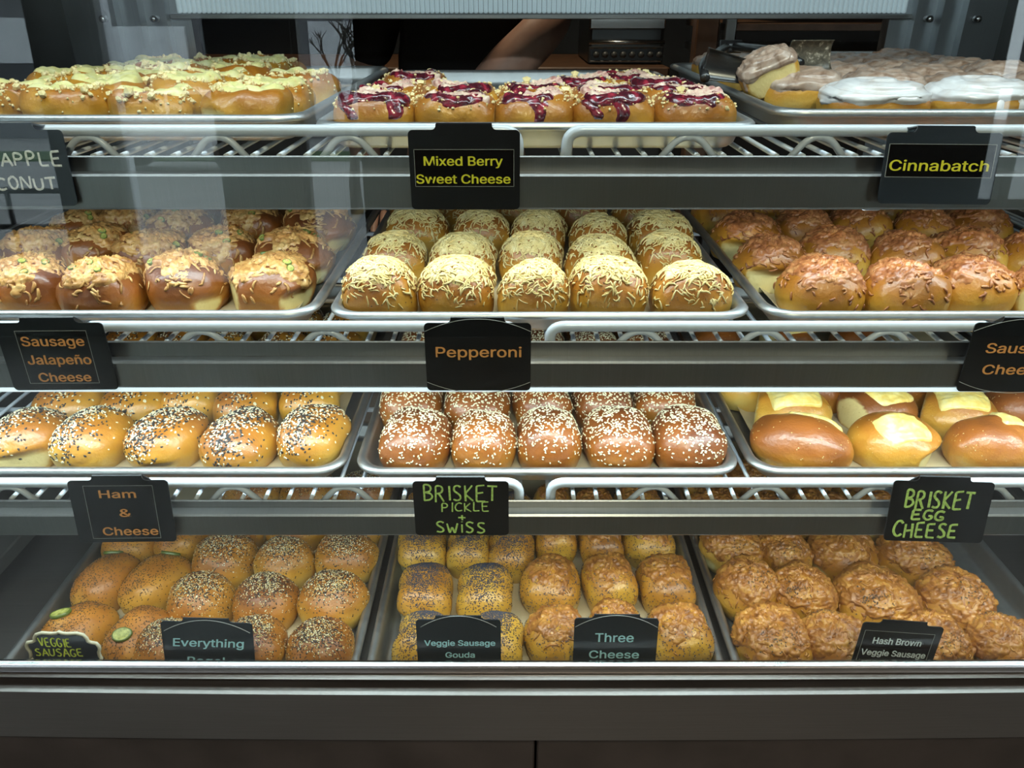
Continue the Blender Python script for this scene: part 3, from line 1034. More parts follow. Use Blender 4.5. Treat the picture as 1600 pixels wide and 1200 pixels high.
def make_scheese(i):
    rng = np.random.default_rng(300 + i)
    fl = [[], [(-PI / 2 - .35, .72, .46)], [], [(-PI / 2 - .9, .84, .5)], [(PI - .35, .85, .5)]][i % 5]
    D = Dough(300 + i, .096, .090, .060, n=2.3, e=.88, zb=.35, lump=.06, flats=fl)
    b = D.body('bread', M['crust'], base=.04, slope=.72)
    mb = MB()
    D.shell(mb, irregular(.42, .60, .30, i * 2.3 + 4, cy=.10), .0046, amin=-.1, relief=.95, rs=7, seed=i + 7, nphi=116, na=44, stringy=1)
    shreds(mb, D, rng, 80, gauss(0, .06, .42, .40, lim=1.0), .0013, .014, 1.9, lift=.8, flat=.75)
    shreds(mb, D, rng, 12, gauss(0, -.66, .4, .14, lim=1.1), .0017, .013, 1.2, lift=.6, flat=.6)
    t = mb.mesh('cheese_topping', [M['toast_pink']], True)
    return [('sausage_cheese_bun', b), ('cheese_topping', t)]

def make_duo(i, sparse=False):
    rng = np.random.default_rng(400 + i + 50 * sparse)
    fl = [[(-PI / 2 + .75, .80, .46)], [], [(-PI / 2 + .5, .90, .22), (0.5, .88, .5)], [(PI, .94, .3)], [(.3, .90, .35)]][i % 5] if not sparse else ([(.35, .88, .4)] if i % 2 else [])
    D = Dough(400 + i + 50 * sparse, .089, .112 if not sparse else .088, .058 if not sparse else .054, n=2.35, e=.85, zb=.38, lump=.05, flats=fl)
    b = D.body('bread', M['crust'], base=.02, slope=.62)
    mb = MB()
    c = .30 if sparse else 1.0
    sp = cluster(-.06 + .1 * rng.normal(), .02, .19, .40, .1 * rng.normal(), lim=1.05)
    seeds(mb, D, rng, int(520 * c), sp, SESAME, 0, 1.0, .0004)
    seeds(mb, D, rng, int(560 * c), sp, SESAME, 1, 1.05, .0004)
    return [('sesame_bun', b), ('sesame_topping', mb.mesh('sesame_topping', [M['white_seed'], M['black_seed']], True))]

def make_white(i):
    rng = np.random.default_rng(500 + i)
    D = Dough(500 + i, .085, .100, .062, n=2.7, e=.78, zb=.40, lump=.04, waist=.05 if i % 2 else .02, flats=[[], [], [(PI, .95, .4)], [(0, .96, .4)]][i % 4])
    b = D.body('bread', M['crust_dark'], base=.14 + .09 * (i % 3), slope=.5)
    mb = MB()
    seeds(mb, D, rng, 620, cluster(rng.normal(0, .05), .02, .30, .36, lim=1.05), SESAME, 0, .95, .0004)
    return [('sesame_bun', b), ('sesame_topping', mb.mesh('sesame_topping', [M['white_seed']], True))]

def make_slab(i):
    rng = np.random.default_rng(600 + i)
    fl = [[], [(-.75, .78, .42)], [], [(PI - .3, .74, .8)], [(PI + .1, .78, .8)]][i % 5]
    D = Dough(600 + i, .115, .090, .058, n=2.3, e=.84, zb=.38, lump=.05, flats=fl)
    b = D.body('bread', M['crust_dark'] if i % 2 == 0 else M['crust'], base=.12 if i % 2 == 0 else 0, slope=.62)
    mb = MB()
    cx, cy, rot = [(.28, .42, -.35), (-.02, -.22, .12), (.45, .22, -.1), (0, -.12, 0), (.1, -.05, .1)][i % 5]
    def mask(x, y, z, ph):
        u = (x - cx) * math.cos(rot) + (y - cy) * math.sin(rot)
        w = -(x - cx) * math.sin(rot) + (y - cy) * math.cos(rot)
        nz = .10 * vnoise(np.stack([x * 3, y * 3, z * 3 + i], -1), 61)
        return sstep(.40, .31, np.abs(u) + nz) * sstep(.36, .27, np.abs(w) + nz) * sstep(.4, .5, z)
    D.shell(mb, mask, .0034, amin=0, relief=.35, rs=7, seed=i + 2)
    t = mb.mesh('cheese_slice', [M['slab']], True)
    mb = MB()
    seeds(mb, D, rng, 60, disc(.95), FLAKE, 0, .6)
    return [('cheese_slice_bun', b), ('cheese_slice', t), ('crumb_specks', mb.mesh('crumb_specks', [M['tan_seed']]))]

def make_every(i):
    rng = np.random.default_rng(700 + i)
    D = Dough(700 + i, .098, .098, .063, n=2.12, e=.90, zb=.36, lump=.05, flats=[[], [], [(.0, .93, .3)]][i % 3])
    b = D.body('bread', M['crust_matte'], base=.14, slope=.6)
    mb = MB()
    c = (rng.normal(0, .05), rng.normal(.06, .05))
    sp = cluster(c[0], c[1], .21, .18, lim=1.0, tail=.3)
    for mi, n in ((0, 210), (1, 400), (2, 300), (3, 360)):
        seeds(mb, D, rng, n, sp, SESAME if mi == 0 else FLAKE, mi, .72 if mi == 0 else .85, .0004)
        seeds(mb, D, rng, n // 6, disc(.95), FLAKE, mi, .7, .0003)
    return [('everything_bun', b), ('seed_topping', mb.mesh('seed_topping', [M['white_seed'], M['black_seed'], M['tan_seed'], M['spice']], True))]

def make_veg(i):
    rng = np.random.default_rng(800 + i)
    D = Dough(800 + i, .080, .112, .056, n=2.4, e=.82, zb=.38, lump=.04, flats=[(-PI / 2 - .7, .93, .28)] if i == 1 else [])
    b = D.body('bread', M['crust_matte'], base=.16, slope=.5)
    mb = MB()
    seeds(mb, D, rng, 640, cluster(0, -.08, .22, .32, lim=1.05, tail=.5), POPPY, 0, 1.05)
    mj = MB()
    jal_slice(mj, D, [(-.2, .42), (-.05, .45), (-.2, -.05), (.02, -.25)][i % 4], .0145, [.5, .2, .6, .3][i % 4])
    return [('veggie_sausage_bun', b), ('pepper_specks', mb.mesh('pepper_specks', [M['spice']])), ('jalapeno_slice', mj.mesh('jalapeno_slice', [M['jalap_skin'], M['jalap_flesh']], True))]

def make_poppy(i):
    rng = np.random.default_rng(900 + i)
    D = Dough(900 + i, .082, .097, .060, n=2.7, e=.80, zb=.40, lump=.035, waist=.10, flats=[(-PI / 2 - .75, .86, .26)] if i % 3 == 0 else [])
    b = D.body('bread', M['crust_gold'], base=.20, slope=.42)
    mb = MB()
    seeds(mb, D, rng, 2300, cluster(0, .10, .17, .30, lim=1.05, tail=.42), POPPY, 0, 1.1)
    return [('poppy_seed_bun', b), ('poppy_topping', mb.mesh('poppy_topping', [M['poppy']]))]

def make_three(i):
    rng = np.random.default_rng(1000 + i)
    D = Dough(1000 + i, .083, .096, .063, n=2.6, e=.82, zb=.40, lump=.05, waist=.05 if i % 2 else 0, flats=[(-PI / 2 + .6, .92, .28)] if i % 3 == 0 else [])
    b = D.body('bread', M['crust_gold'], base=.22, slope=.5)
    mb = MB()
    D.shell(mb, irregular(.34, .56, .26, i * 1.3 + 8, cy=.12), .0042, amin=-.1, relief=.9, rs=6, seed=i + 12, nphi=110, na=44, stringy=1)
    shreds(mb, D, rng, 24, gauss(0, .1, .4, .4, lim=.97), .0011, .016, 1.2, lift=.5, flat=.6)
    t = mb.mesh('cheese_topping', [M['toast']], True)
    mb = MB()
    seeds(mb, D, rng, 420, gauss(0, -.2, .5, .55, lim=1.1), POPPY, 0, 1.1, .0007)
    return [('three_cheese_bun', b), ('cheese_topping', t), ('poppy_specks', mb.mesh('poppy_specks', [M['poppy']]))]

def make_hash(i):
    rng = np.random.default_rng(1100 + i)
    D = Dough(1100 + i, .100, .098, .066, n=2.15, e=.88, zb=.36, lump=.07, flats=[[], [(-PI / 2 - .9, .90, .3)], [(PI + .4, .90, .3)]][i % 3])
    b = D.body('bread', M['crust_matte'], base=.10, slope=.6)
    mb = MB()
    D.shell(mb, irregular(.24, .80, .26, i * 1.9 + 2, cy=.07), .0050, amin=-.3, relief=.95, rs=7, seed=i + 22, nphi=120, na=50, stringy=1)
    shreds(mb, D, rng, 110, gauss(0, .0, .46, .48, lim=1.05), .0012, .016, 1.3, lift=.9, flat=.7)
    t = mb.mesh('cheese_topping', [M['toast']], True)
    mb = MB()
    c = rng.uniform(-.4, .4, 2)
    seeds(mb, D, rng, 70, gauss(c[0], c[1], .16, .12), FLAKE, 0, .8, .0028)
    seeds(mb, D, rng, 50, disc(.96), FLAKE, 0, .6, .0008)
    return [('hash_brown_bun', b), ('cheese_topping', t), ('herb_specks', mb.mesh('herb_specks', [M['spice']]))]

def make_custard(i):
    rng = np.random.default_rng(1200 + i)
    D = Dough(1200 + i, .108, .104, .052, n=2.6, e=.78, zb=.42, lump=.085, dent=.20, dentr=.55, flats=[(.9, .95, .5)] if i % 3 == 1 else [])
    b = D.body('bread', M['crust'], base=.02, slope=.55)
    mb = MB()
    D.shell(mb, irregular(.3, .30, .16, i * 1.1, fx=.7, fy=1.25, soft=.10), .0060, amin=.3, relief=.3, rs=5, seed=i + 31)
    t = mb.mesh('custard_filling', [M['cream']], True)
    mb = MB()
    crumbs(mb, D, rng, 90, gauss(rng.normal(0, .15), rng.normal(-.1, .15), .24, .2, lim=.75), .0021)
    crumbs(mb, D, rng, 50, gauss(.1, -.35, .45, .25, lim=1.0), .0011)
    return [('custard_danish', b), ('custard_filling', t), ('crumble', mb.mesh('crumble', [M['crumb']]))]

def make_berry(i):
    rng = np.random.default_rng(1300 + i)
    D = Dough(1300 + i, .096, .090, .054, n=2.9, e=.72, zb=.46, lump=.05, dent=.18, dentr=.60, flats=[(PI, .97, .7), (0, .97, .7)])
    b = D.body('bread', M['crust'], base=.04, slope=.62)
    mb = MB()
    D.shell(mb, irregular(.22, .44, .20, i * 1.4 + 3, cy=-.20), .0042, amin=-.1, relief=.5, rs=7, seed=i + 41)
    for k in range((2, 0, 1, 2, 0)[i % 5]):                                    # jam run over the front edge
        x0 = rng.uniform(-.5, .5)
        D.shell(mb, lambda x, y, z, ph, x0=x0: sstep(.16, .06, np.abs(x - x0 + .08 * np.sin(z * 9))) * sstep(-.3, -.45, y) * sstep(.30 + .3 * abs(x0), .42 + .3 * abs(x0), z), .0030, amin=-.45, relief=.3, seed=i + k)
    t = mb.mesh('berry_filling', [M['berry']], True)
    mb = MB()
    cx = rng.normal(0, .15)
    D.shell(mb, irregular(.3, .27, .26, i * 2.1 + 1, cx=cx, cy=-.02, soft=.08), .0060, amin=.3, relief=.55, rs=9, seed=i + 51)
    c = mb.mesh('sweet_cheese', [M['berry_cream']], True)
    mb = MB()
    crumbs(mb, D, rng, 100, disc(.78), .0012)
    crumbs(mb, D, rng, 38, gauss(0, .48, .4, .14, lim=.8), .0017)
    return [('berry_danish', b), ('berry_filling', t), ('sweet_cheese', c), ('crumble', mb.mesh('crumble', [M['crumb']]))]

def make_cinn(i):
    rng = np.random.default_rng(1400 + i)
    white = i in (0, 1)
    D = Dough(1400 + i, .108, .100, .046, n=3.0, e=.68, zb=.5, lump=.04, flats=[(-PI / 2, .78, .9)] if i == 6 else [(-PI / 2 - .4, .96, .7)] if i % 3 == 2 else [])
    b = D.body('bread', M['crust'], base=.05, slope=.65)
    mb = MB()
    def spiral(x, y, z, ph):
        r = np.hypot(x, y)
        g = np.sin((r * 2.6 - ph / (2 * PI)) * 2 * PI + .5)
        m = irregular(.3, .84, .12, i * 1.2 + 9)(x, y, z, ph)
        return m * (.62 + .38 * sstep(-.75, .2, g))
    D.shell(mb, spiral, .0050, amin=-.3, nphi=96, na=48, relief=.12 if white else .3, rs=5, seed=i + 61)
    for k in range(4):
        a0 = rng.uniform(0, 2 * PI)
        D.shell(mb, lambda x, y, z, ph, a0=a0: sstep(.10, .04, np.abs((ph - a0 + PI) % (2 * PI) - PI)) * sstep(.25, .4, z), .0024, amin=-.45, relief=.1)
    return [('cinnamon_roll', b), ('icing', mb.mesh('icing', [M['icing'] if white else M['glaze']], True))]

class Kind:
    def __init__(s, make, n, dims):
        s.protos, s.dims = [], dims
        for i in range(n):
            parts = make(i)
            root = link(parts[0][0], parts[0][1])
            for nm, me in parts[1:]:
                c = link(nm, me, root)
                if nm in ('sesame_topping', 'seed_topping', 'poppy_topping', 'pepper_specks', 'poppy_specks', 'herb_specks', 'crumble', 'crumb_specks', 'jalapeno_bits'):
                    c['kind'] = 'stuff'
            s.protos.append([root, False])
    def put(s, i, x, y, z, wx, wy, h, rot, label, cat, group):
        p = s.protos[i % len(s.protos)]
        o = p[0] if not p[1] else copy_thing(p[0])
        p[1] = True
        o.location = (x, y, z)
        o.rotation_euler = (0, 0, rot) if not isinstance(rot, tuple) else rot
        o.scale = (wx / s.dims[0], wy / s.dims[1], h / s.dims[2])
        return tag(o, label, cat, group)
    def finish(s):
        for p, used in s.protos:
            if not used:
                for ch in list(p.children): bpy.data.objects.remove(ch)
                bpy.data.objects.remove(p)

# ------------------------------------------------------------------ what lies on the pans
ORD = ['first', 'second', 'third', 'fourth', 'fifth', 'sixth', 'seventh']
rnd = np.random.default_rng(5)
KINDS = dict(
    parm=Kind(make_parm, 7, (.090, .086, .063)), jch=Kind(make_jcheese, 6, (.096, .092, .060)), sch=Kind(make_scheese, 6, (.096, .090, .060)),
    duo=Kind(make_duo, 5, (.089, .112, .058)), duo2=Kind(lambda i: make_duo(i, True), 3, (.089, .088, .054)),
    white=Kind(make_white, 6, (.085, .100, .062)), slab=Kind(make_slab, 5, (.115, .090, .058)), every=Kind(make_every, 5, (.098, .098, .063)),
    veg=Kind(make_veg, 4, (.080, .112, .056)), poppy=Kind(make_poppy, 4, (.082, .097, .060)), three=Kind(make_three, 5, (.083, .096, .063)),
    hash=Kind(make_hash, 6, (.100, .098, .066)), custard=Kind(make_custard, 5, (.108, .104, .052)), berry=Kind(make_berry, 5, (.096, .090, .054)),
    cinn=Kind(make_cinn, 7, (.108, .100, .046)))
ROWNAME = {'a': 'front row', 'b': 'second row', 'c': 'third row', 'd': 'fourth row', 'e': 'fifth row', 'f': 'sixth row'}
TRAY = {  # row key prefix -> kind, category, group, words
    '4Lv': ('veg', 'bun', 'veggie sausage buns', 'peppered oblong bun'),
    '4Le': ('every', 'bun', 'everything bagel buns', 'round bun with mixed seeds'),
    '4Mp': ('poppy', 'bun', 'poppy seed buns', 'golden bun dusted with poppy seeds'),
    '4Mt': ('three', 'bun', 'three cheese buns', 'golden bun capped with toasted cheese and specks'),
    '4R': ('hash', 'bun', 'hash brown buns', 'large round bun covered in toasted cheese'),
    '3L': ('duo', 'bun', 'black and white sesame buns', 'bun with black and white sesame'),
    '3M': ('white', 'bun', 'white sesame buns', 'brown bun with white sesame seeds'),
    '3R': ('slab', 'bun', 'buns with melted cheese slices', 'glossy bun with a melted cheese slice'),
    '2L': ('jch', 'bun', 'jalapeno cheese buns', 'browned cheese bun with green jalapeno bits'),
    '2M': ('parm', 'bun', 'shredded cheese buns', 'brown bun heaped with pale shredded cheese'),
    '2R': ('sch', 'bun', 'browned cheese buns', 'glossy bun with browned cheese crust'),
}
# centre x, y (m); width, depth, height (cm); turn (degrees)
ROWS = {
    '4Lva': [(-0.576, 0.764, 7.7, 10.3, 5.8, -20), (-0.492, 0.753, 7.3, 9.8, 5.8, -14)],
    '4Lvb': [(-0.586, 0.864, 7.7, 10.5, 5.8, -22), (-0.513, 0.861, 8.1, 11.0, 5.8, -18)],
    '4Lvc': [(-0.59, 0.957, 7.9, 8.7, 5.5, 0), (-0.513, 0.961, 8.0, 8.8, 5.5, 0)],
    '4Lea': [(-0.446, 0.736, 8.6, 8.6, 6.2, 0), (-0.335, 0.737, 8.9, 8.9, 6.2, 0), (-0.248, 0.737, 9.0, 9.0, 6.2, 0)],
    '4Leb': [(-0.433, 0.82, 9.2, 9.2, 6.4, 0), (-0.343, 0.823, 9.1, 9.1, 6.4, 0), (-0.251, 0.826, 9.6, 9.6, 6.4, 0)],
    '4Lec': [(-0.431, 0.912, 9.6, 9.6, 6.2, 0), (-0.34, 0.907, 8.8, 8.8, 6.2, 0), (-0.249, 0.919, 9.4, 9.4, 6.2, 0)],
    '4Led': [(-0.436, 0.996, 9.2, 9.2, 6.0, 0), (-0.343, 0.997, 9.6, 9.6, 6.0, 0), (-0.249, 1.002, 9.3, 9.3, 6.0, 0)],
    '4Mpa': [(-0.117, 0.748, 7.7, 8.8, 6.0, 0), (-0.021, 0.747, 7.7, 8.8, 6.0, 0)],
    '4Mpb': [(-0.123, 0.841, 8.3, 9.6, 6.0, 0), (-0.038, 0.841, 8.5, 9.8, 6.0, 0)],
    '4Mpc': [(-0.138, 0.943, 8.0, 9.7, 5.8, 0), (-0.066, 0.935, 7.1, 8.4, 5.8, 0), (-0.001, 0.931, 7.7, 9.3, 5.8, 0)],
    '4Mta': [(0.059, 0.755, 8.2, 9.0, 6.4, 0), (0.139, 0.766, 7.4, 8.2, 6.4, 0), (0.22, 0.757, 8.5, 9.4, 6.4, 0)],
    '4Mtb': [(0.056, 0.853, 8.5, 10.1, 6.4, 0), (0.139, 0.859, 7.9, 9.5, 6.4, 0), (0.22, 0.856, 8.2, 9.9, 6.4, 0)],
    '4Mtc': [(0.068, 0.96, 6.9, 8.0, 6.0, 0), (0.137, 0.949, 7.1, 8.2, 6.0, 0), (0.212, 0.954, 7.9, 9.1, 6.0, 0)],
    '4Ra': [(0.34, 0.747, 10.4, 10.4, 6.6, 0), (0.419, 0.744, 9.0, 9.0, 6.6, 0), (0.548, 0.738, 8.8, 8.8, 6.6, 0), (0.637, 0.74, 9.0, 9.0, 6.6, 0)],
    '4Rb': [(0.333, 0.846, 9.1, 9.1, 6.6, 0), (0.406, 0.834, 8.9, 8.9, 6.6, 0), (0.505, 0.825, 10.8, 10.8, 6.6, 0), (0.611, 0.818, 10.3, 10.3, 6.6, 0)],
    '4Rc': [(0.336, 0.94, 9.6, 9.6, 6.4, 0), (0.409, 0.922, 8.5, 8.5, 6.4, 0), (0.499, 0.927, 10.1, 10.1, 6.4, 0), (0.603, 0.918, 10.3, 10.3, 6.4, 0)],
    '3La': [(-0.601, 0.824, 9.0, 10.6, 5.8, -24), (-0.521, 0.826, 8.6, 10.1, 5.8, -22), (-0.429, 0.828, 9.0, 10.7, 5.8, -16), (-0.337, 0.822, 8.9, 10.5, 5.8, -14), (-0.249, 0.834, 8.6, 10.2, 5.8, -12)],
    '3Lb': [(-0.598, 0.924, 9.5, 10.0, 5.4, 0), (-0.51, 0.922, 8.8, 9.3, 5.4, 0), (-0.437, 0.93, 7.7, 8.1, 5.4, 0), (-0.358, 0.916, 8.5, 8.9, 5.4, 0), (-0.276, 0.931, 8.3, 8.7, 5.4, 0)],
    '3Ma': [(-0.119, 0.82, 8.7, 10.4, 6.2, -5), (-0.035, 0.816, 8.0, 9.5, 6.2, -2), (0.046, 0.822, 8.2, 9.9, 6.2, 0), (0.131, 0.82, 8.7, 10.4, 6.2, 2), (0.218, 0.822, 8.9, 10.7, 6.2, 6)],
    '3Mb': [(-0.136, 0.915, 8.6, 9.4, 5.8, 0), (-0.047, 0.913, 9.1, 10.0, 5.8, 0), (0.04, 0.918, 8.1, 8.9, 5.8, 0), (0.122, 0.917, 8.1, 9.0, 5.8, 0), (0.206, 0.919, 8.4, 9.2, 5.8, 0)],
    '3Ra': [(0.356, 0.816, 12.2, 8.7, 5.8, -14), (0.474, 0.821, 10.7, 9.1, 5.8, 10), (0.589, 0.813, 10.8, 7.7, 5.8, 6)],
    '3Rb': [(0.37, 0.901, 11.2, 9.0, 5.6, 4), (0.488, 0.905, 9.8, 9.2, 5.6, 8), (0.588, 0.893, 10.5, 9.0, 5.6, -8), (0.684, 0.911, 9.2, 8.3, 5.6, 0)],
    '3Rc': [(0.329, 0.974, 8.1, 7.3, 5.4, 0), (0.437, 0.97, 8.6, 7.7, 5.4, 0), (0.554, 0.972, 8.7, 7.8, 5.4, 0)],
    '2La': [(-0.548, 0.844, 9.0, 8.5, 6.0, 0), (-0.462, 0.828, 9.1, 8.6, 6.0, 0), (-0.375, 0.848, 9.3, 8.8, 6.0, 0), (-0.28, 0.854, 10.2, 9.7, 6.0, 0)],
    '2Lb': [(-0.615, 0.969, 8.7, 8.3, 5.8, 0), (-0.552, 0.994, 9.7, 9.3, 5.8, 0), (-0.463, 0.957, 9.3, 8.8, 5.8, 0), (-0.371, 0.971, 9.3, 8.8, 5.8, 0), (-0.277, 0.952, 10.0, 9.5, 5.8, 0)],
    '2Lc': [(-0.615, 1.082, 8.7, 8.3, 5.8, 0), (-0.554, 1.096, 8.2, 7.7, 5.8, 0), (-0.47, 1.075, 9.5, 9.0, 5.8, 0), (-0.378, 1.113, 9.4, 8.9, 5.8, 0), (-0.278, 1.098, 10.4, 9.9, 5.8, 0)],
    '2Ld': [(-0.616, 1.192, 8.5, 8.1, 5.6, 0), (-0.582, 1.214, 8.4, 7.9, 5.6, 0), (-0.498, 1.208, 8.7, 8.3, 5.6, 0), (-0.415, 1.231, 8.6, 8.1, 5.6, 0), (-0.327, 1.218, 9.0, 8.5, 5.6, 0)],
    '2Ma': [(-0.148, 0.821, 8.5, 8.1, 6.4, 0), (-0.061, 0.827, 8.9, 8.5, 6.4, 0), (0.023, 0.81, 7.8, 7.4, 6.4, 0), (0.107, 0.823, 8.9, 8.5, 6.4, 0), (0.199, 0.813, 9.2, 7.8, 6.1, 4)],
    '2Mb': [(-0.147, 0.935, 8.3, 7.9, 6.2, 0), (-0.06, 0.93, 8.6, 8.1, 6.2, 0), (0.025, 0.936, 8.2, 7.8, 6.2, 0), (0.11, 0.918, 8.7, 8.3, 6.2, 0), (0.196, 0.94, 8.4, 8.0, 6.2, 0)],
    '2Mc': [(-0.134, 1.077, 9.3, 8.8, 6.0, 0), (-0.043, 1.061, 8.1, 7.7, 6.0, 0), (0.039, 1.061, 7.9, 7.5, 6.0, 0), (0.117, 1.032, 8.1, 7.7, 6.0, 0), (0.204, 1.05, 9.3, 8.9, 6.0, 0)],
    '2Md': [(-0.145, 1.201, 9.2, 8.7, 5.8, 0), (-0.063, 1.163, 8.4, 8.0, 5.8, 0), (0.018, 1.193, 8.5, 8.1, 5.8, 0), (0.104, 1.176, 8.3, 7.9, 5.8, 0), (0.196, 1.165, 9.0, 8.5, 5.8, 0)],
    '2Ra': [(0.352, 0.83, 9.6, 9.1, 6.0, 0), (0.442, 0.819, 9.2, 8.7, 6.0, 0), (0.529, 0.844, 9.3, 8.8, 6.0, 0), (0.614, 0.826, 8.6, 8.1, 6.0, 0)],
    '2Rb': [(0.323, 0.92, 9.4, 8.9, 6.0, 0), (0.412, 0.957, 9.3, 8.8, 6.0, 0), (0.498, 0.938, 8.7, 8.2, 6.0, 0), (0.585, 0.96, 9.6, 9.1, 6.0, 0), (0.662, 0.943, 8.8, 8.4, 6.0, 0)],
    '2Rc': [(0.326, 1.042, 10.0, 9.5, 5.8, 0), (0.413, 1.073, 8.5, 8.1, 5.8, 0), (0.499, 1.089, 8.9, 8.4, 5.8, 0), (0.581, 1.068, 8.4, 8.0, 5.8, 0), (0.668, 1.096, 9.9, 9.4, 5.8, 0)],
    '2Rd': [(0.318, 1.173, 8.3, 7.9, 5.6, 0), (0.402, 1.189, 8.4, 7.9, 5.6, 0), (0.491, 1.198, 8.4, 8.0, 5.6, 0), (0.58, 1.206, 8.3, 7.9, 5.6, 0), (0.665, 1.206, 8.3, 7.9, 5.6, 0)],
    '3Lc': [(-0.599, 1.023, 9.4, 8.9, 5.4, 0), (-0.523, 1.015, 9.0, 8.9, 5.4, 0), (-0.44, 1.016, 8.0, 8.4, 5.4, 0), (-0.359, 1.006, 8.5, 8.9, 5.4, 0), (-0.277, 1.019, 8.3, 8.7, 5.4, 0)],
    '3Ld': [(-0.599, 1.116, 9.4, 8.9, 5.4, 0), (-0.519, 1.111, 8.7, 8.6, 5.4, 0), (-0.44, 1.1, 7.8, 8.1, 5.4, 0), (-0.358, 1.096, 8.5, 8.9, 5.4, 0), (-0.275, 1.108, 8.3, 8.7, 5.4, 0)],
    '3Le': [(-0.599, 1.207, 9.4, 8.9, 5.4, 0), (-0.52, 1.203, 8.8, 8.7, 5.4, 0), (-0.439, 1.197, 7.8, 8.2, 5.4, 0), (-0.36, 1.211, 8.5, 8.9, 5.4, 0), (-0.279, 1.196, 8.3, 8.7, 5.4, 0)],
    '3Mc': [(-0.133, 1.011, 8.6, 9.2, 5.8, 0), (-0.042, 1.01, 9.1, 9.2, 5.8, 0), (0.045, 1.008, 8.1, 8.9, 5.8, 0), (0.128, 1.008, 8.1, 9.0, 5.8, 0), (0.215, 1.009, 8.4, 9.2, 5.8, 0)],
    '3Md': [(-0.134, 1.105, 8.6, 9.2, 5.8, 0), (-0.043, 1.103, 9.1, 9.2, 5.8, 0), (0.044, 1.1, 8.1, 8.9, 5.8, 0), (0.127, 1.1, 8.1, 9.0, 5.8, 0), (0.212, 1.104, 8.4, 9.2, 5.8, 0)],
    '3Me': [(-0.136, 1.198, 8.6, 9.2, 5.8, 0), (-0.045, 1.196, 9.1, 9.2, 5.8, 0), (0.043, 1.191, 8.1, 8.9, 5.8, 0), (0.126, 1.192, 8.1, 9.0, 5.8, 0), (0.21, 1.198, 8.4, 9.2, 5.8, 0)],
    '3Rd': [(0.329, 1.047, 8.1, 7.3, 5.4, 0), (0.446, 1.053, 8.9, 8.0, 5.4, 0), (0.567, 1.047, 8.7, 7.8, 5.4, 0)],
    '3Re': [(0.329, 1.132, 8.1, 7.3, 5.4, 0), (0.444, 1.139, 8.9, 8.0, 5.4, 0), (0.559, 1.138, 9.0, 8.1, 5.4, 0)],
    '4Lee': [(-0.442, 1.092, 9.9, 9.2, 6.0, 0), (-0.346, 1.09, 9.6, 9.2, 6.0, 0), (-0.251, 1.095, 9.6, 9.2, 6.0, 0)],
    '4Mpd': [(-0.138, 1.038, 7.9, 8.9, 5.8, 0), (-0.072, 1.02, 7.2, 8.5, 5.8, 0), (0.001, 1.027, 7.7, 8.9, 5.8, 0)],
    '4Mtd': [(0.069, 1.054, 6.7, 7.8, 6.0, 0), (0.135, 1.035, 7.1, 8.2, 6.0, 0), (0.209, 1.053, 7.9, 9.1, 6.0, 0)],
    '4Rd': [(0.336, 1.032, 9.6, 8.8, 6.4, 0), (0.409, 1.016, 8.6, 8.6, 6.4, 0), (0.5, 1.029, 10.2, 9.2, 6.4, 0), (0.606, 1.019, 10.3, 9.2, 6.4, 0)],
    '4Re': [(0.336, 1.127, 9.7, 8.9, 6.4, 0), (0.41, 1.108, 8.5, 8.5, 6.4, 0), (0.5, 1.122, 10.1, 9.1, 6.4, 0), (0.606, 1.112, 10.3, 9.2, 6.4, 0)],
}

CHOICE = {'4Lva': [2, 3], '4Lvb': [0, 1], '4Lvc': [2, 1], '3La': [0, 1, 2, 3, 4], '3Ra': [0, 1, 2], '3Rb': [3, 4, 3, 2], '2Rb': [1, 0, 2, 3, 4], '2Ra': [0, 2, 5, 3], '2Rc': [1, 0, 2, 4, 3, 5],
          '2La': [0, 4, 3, 2], '2Ma': [0, 2, 3, 4, 5], '4Mpa': [1, 2], '4Mpb': [0, 1], '4Mpc': [0, 2, 1], '4Mtb': [0, 1, 3], '4Mta': [2, 4, 1]}
SPECIAL = {
    ('4Lva', 0): 'peppered oblong bun with jalapeno ring, behind the framed chalk sign', ('4Lva', 1): 'peppered oblong bun with a bright green jalapeno ring facing the glass',
    ('4Lvb', 0): 'peppered oblong bun with pale torn end and jalapeno ring, beside the pan edge', ('4Lvb', 1): 'peppered oblong bun with dark jalapeno ring, touching a round seeded bun',
    ('4Lvc', 0): 'brown oblong bun under the ham and cheese sign, at the pan edge', ('4Lvc', 1): 'pale brown oblong bun under the ham and cheese sign',
    ('3La', 0): 'black and white sesame bun with a large pale torn side', ('3La', 2): 'black and white sesame bun with a pale torn front corner, middle of the front row',
    ('3Ra', 0): 'glossy dark brown oval bun with cheese melted down its back', ('3Ra', 1): 'glossy bun with a large yellow cheese slice on top and a pale torn corner',
    ('3Ra', 2): 'glossy dark brown oval bun with a cheese slice on its back, near the glass',
    ('2Rb', 0): 'browned cheese bun showing a round pale torn face beside the pan rim', ('2Ma', 4): 'frayed shredded cheese bun lying lengthwise at the pan corner',
    ('2La', 3): 'tall jalapeno cheese bun with pale torn sides in the rounded pan corner'}
PANKEY = {'4L': (4, 0), '4M': (4, 1), '4R': (4, 2), '3L': (3, 0), '3M': (3, 1), '3R': (3, 2), '2L': (2, 0), '2M': (2, 1), '2R': (2, 2)}
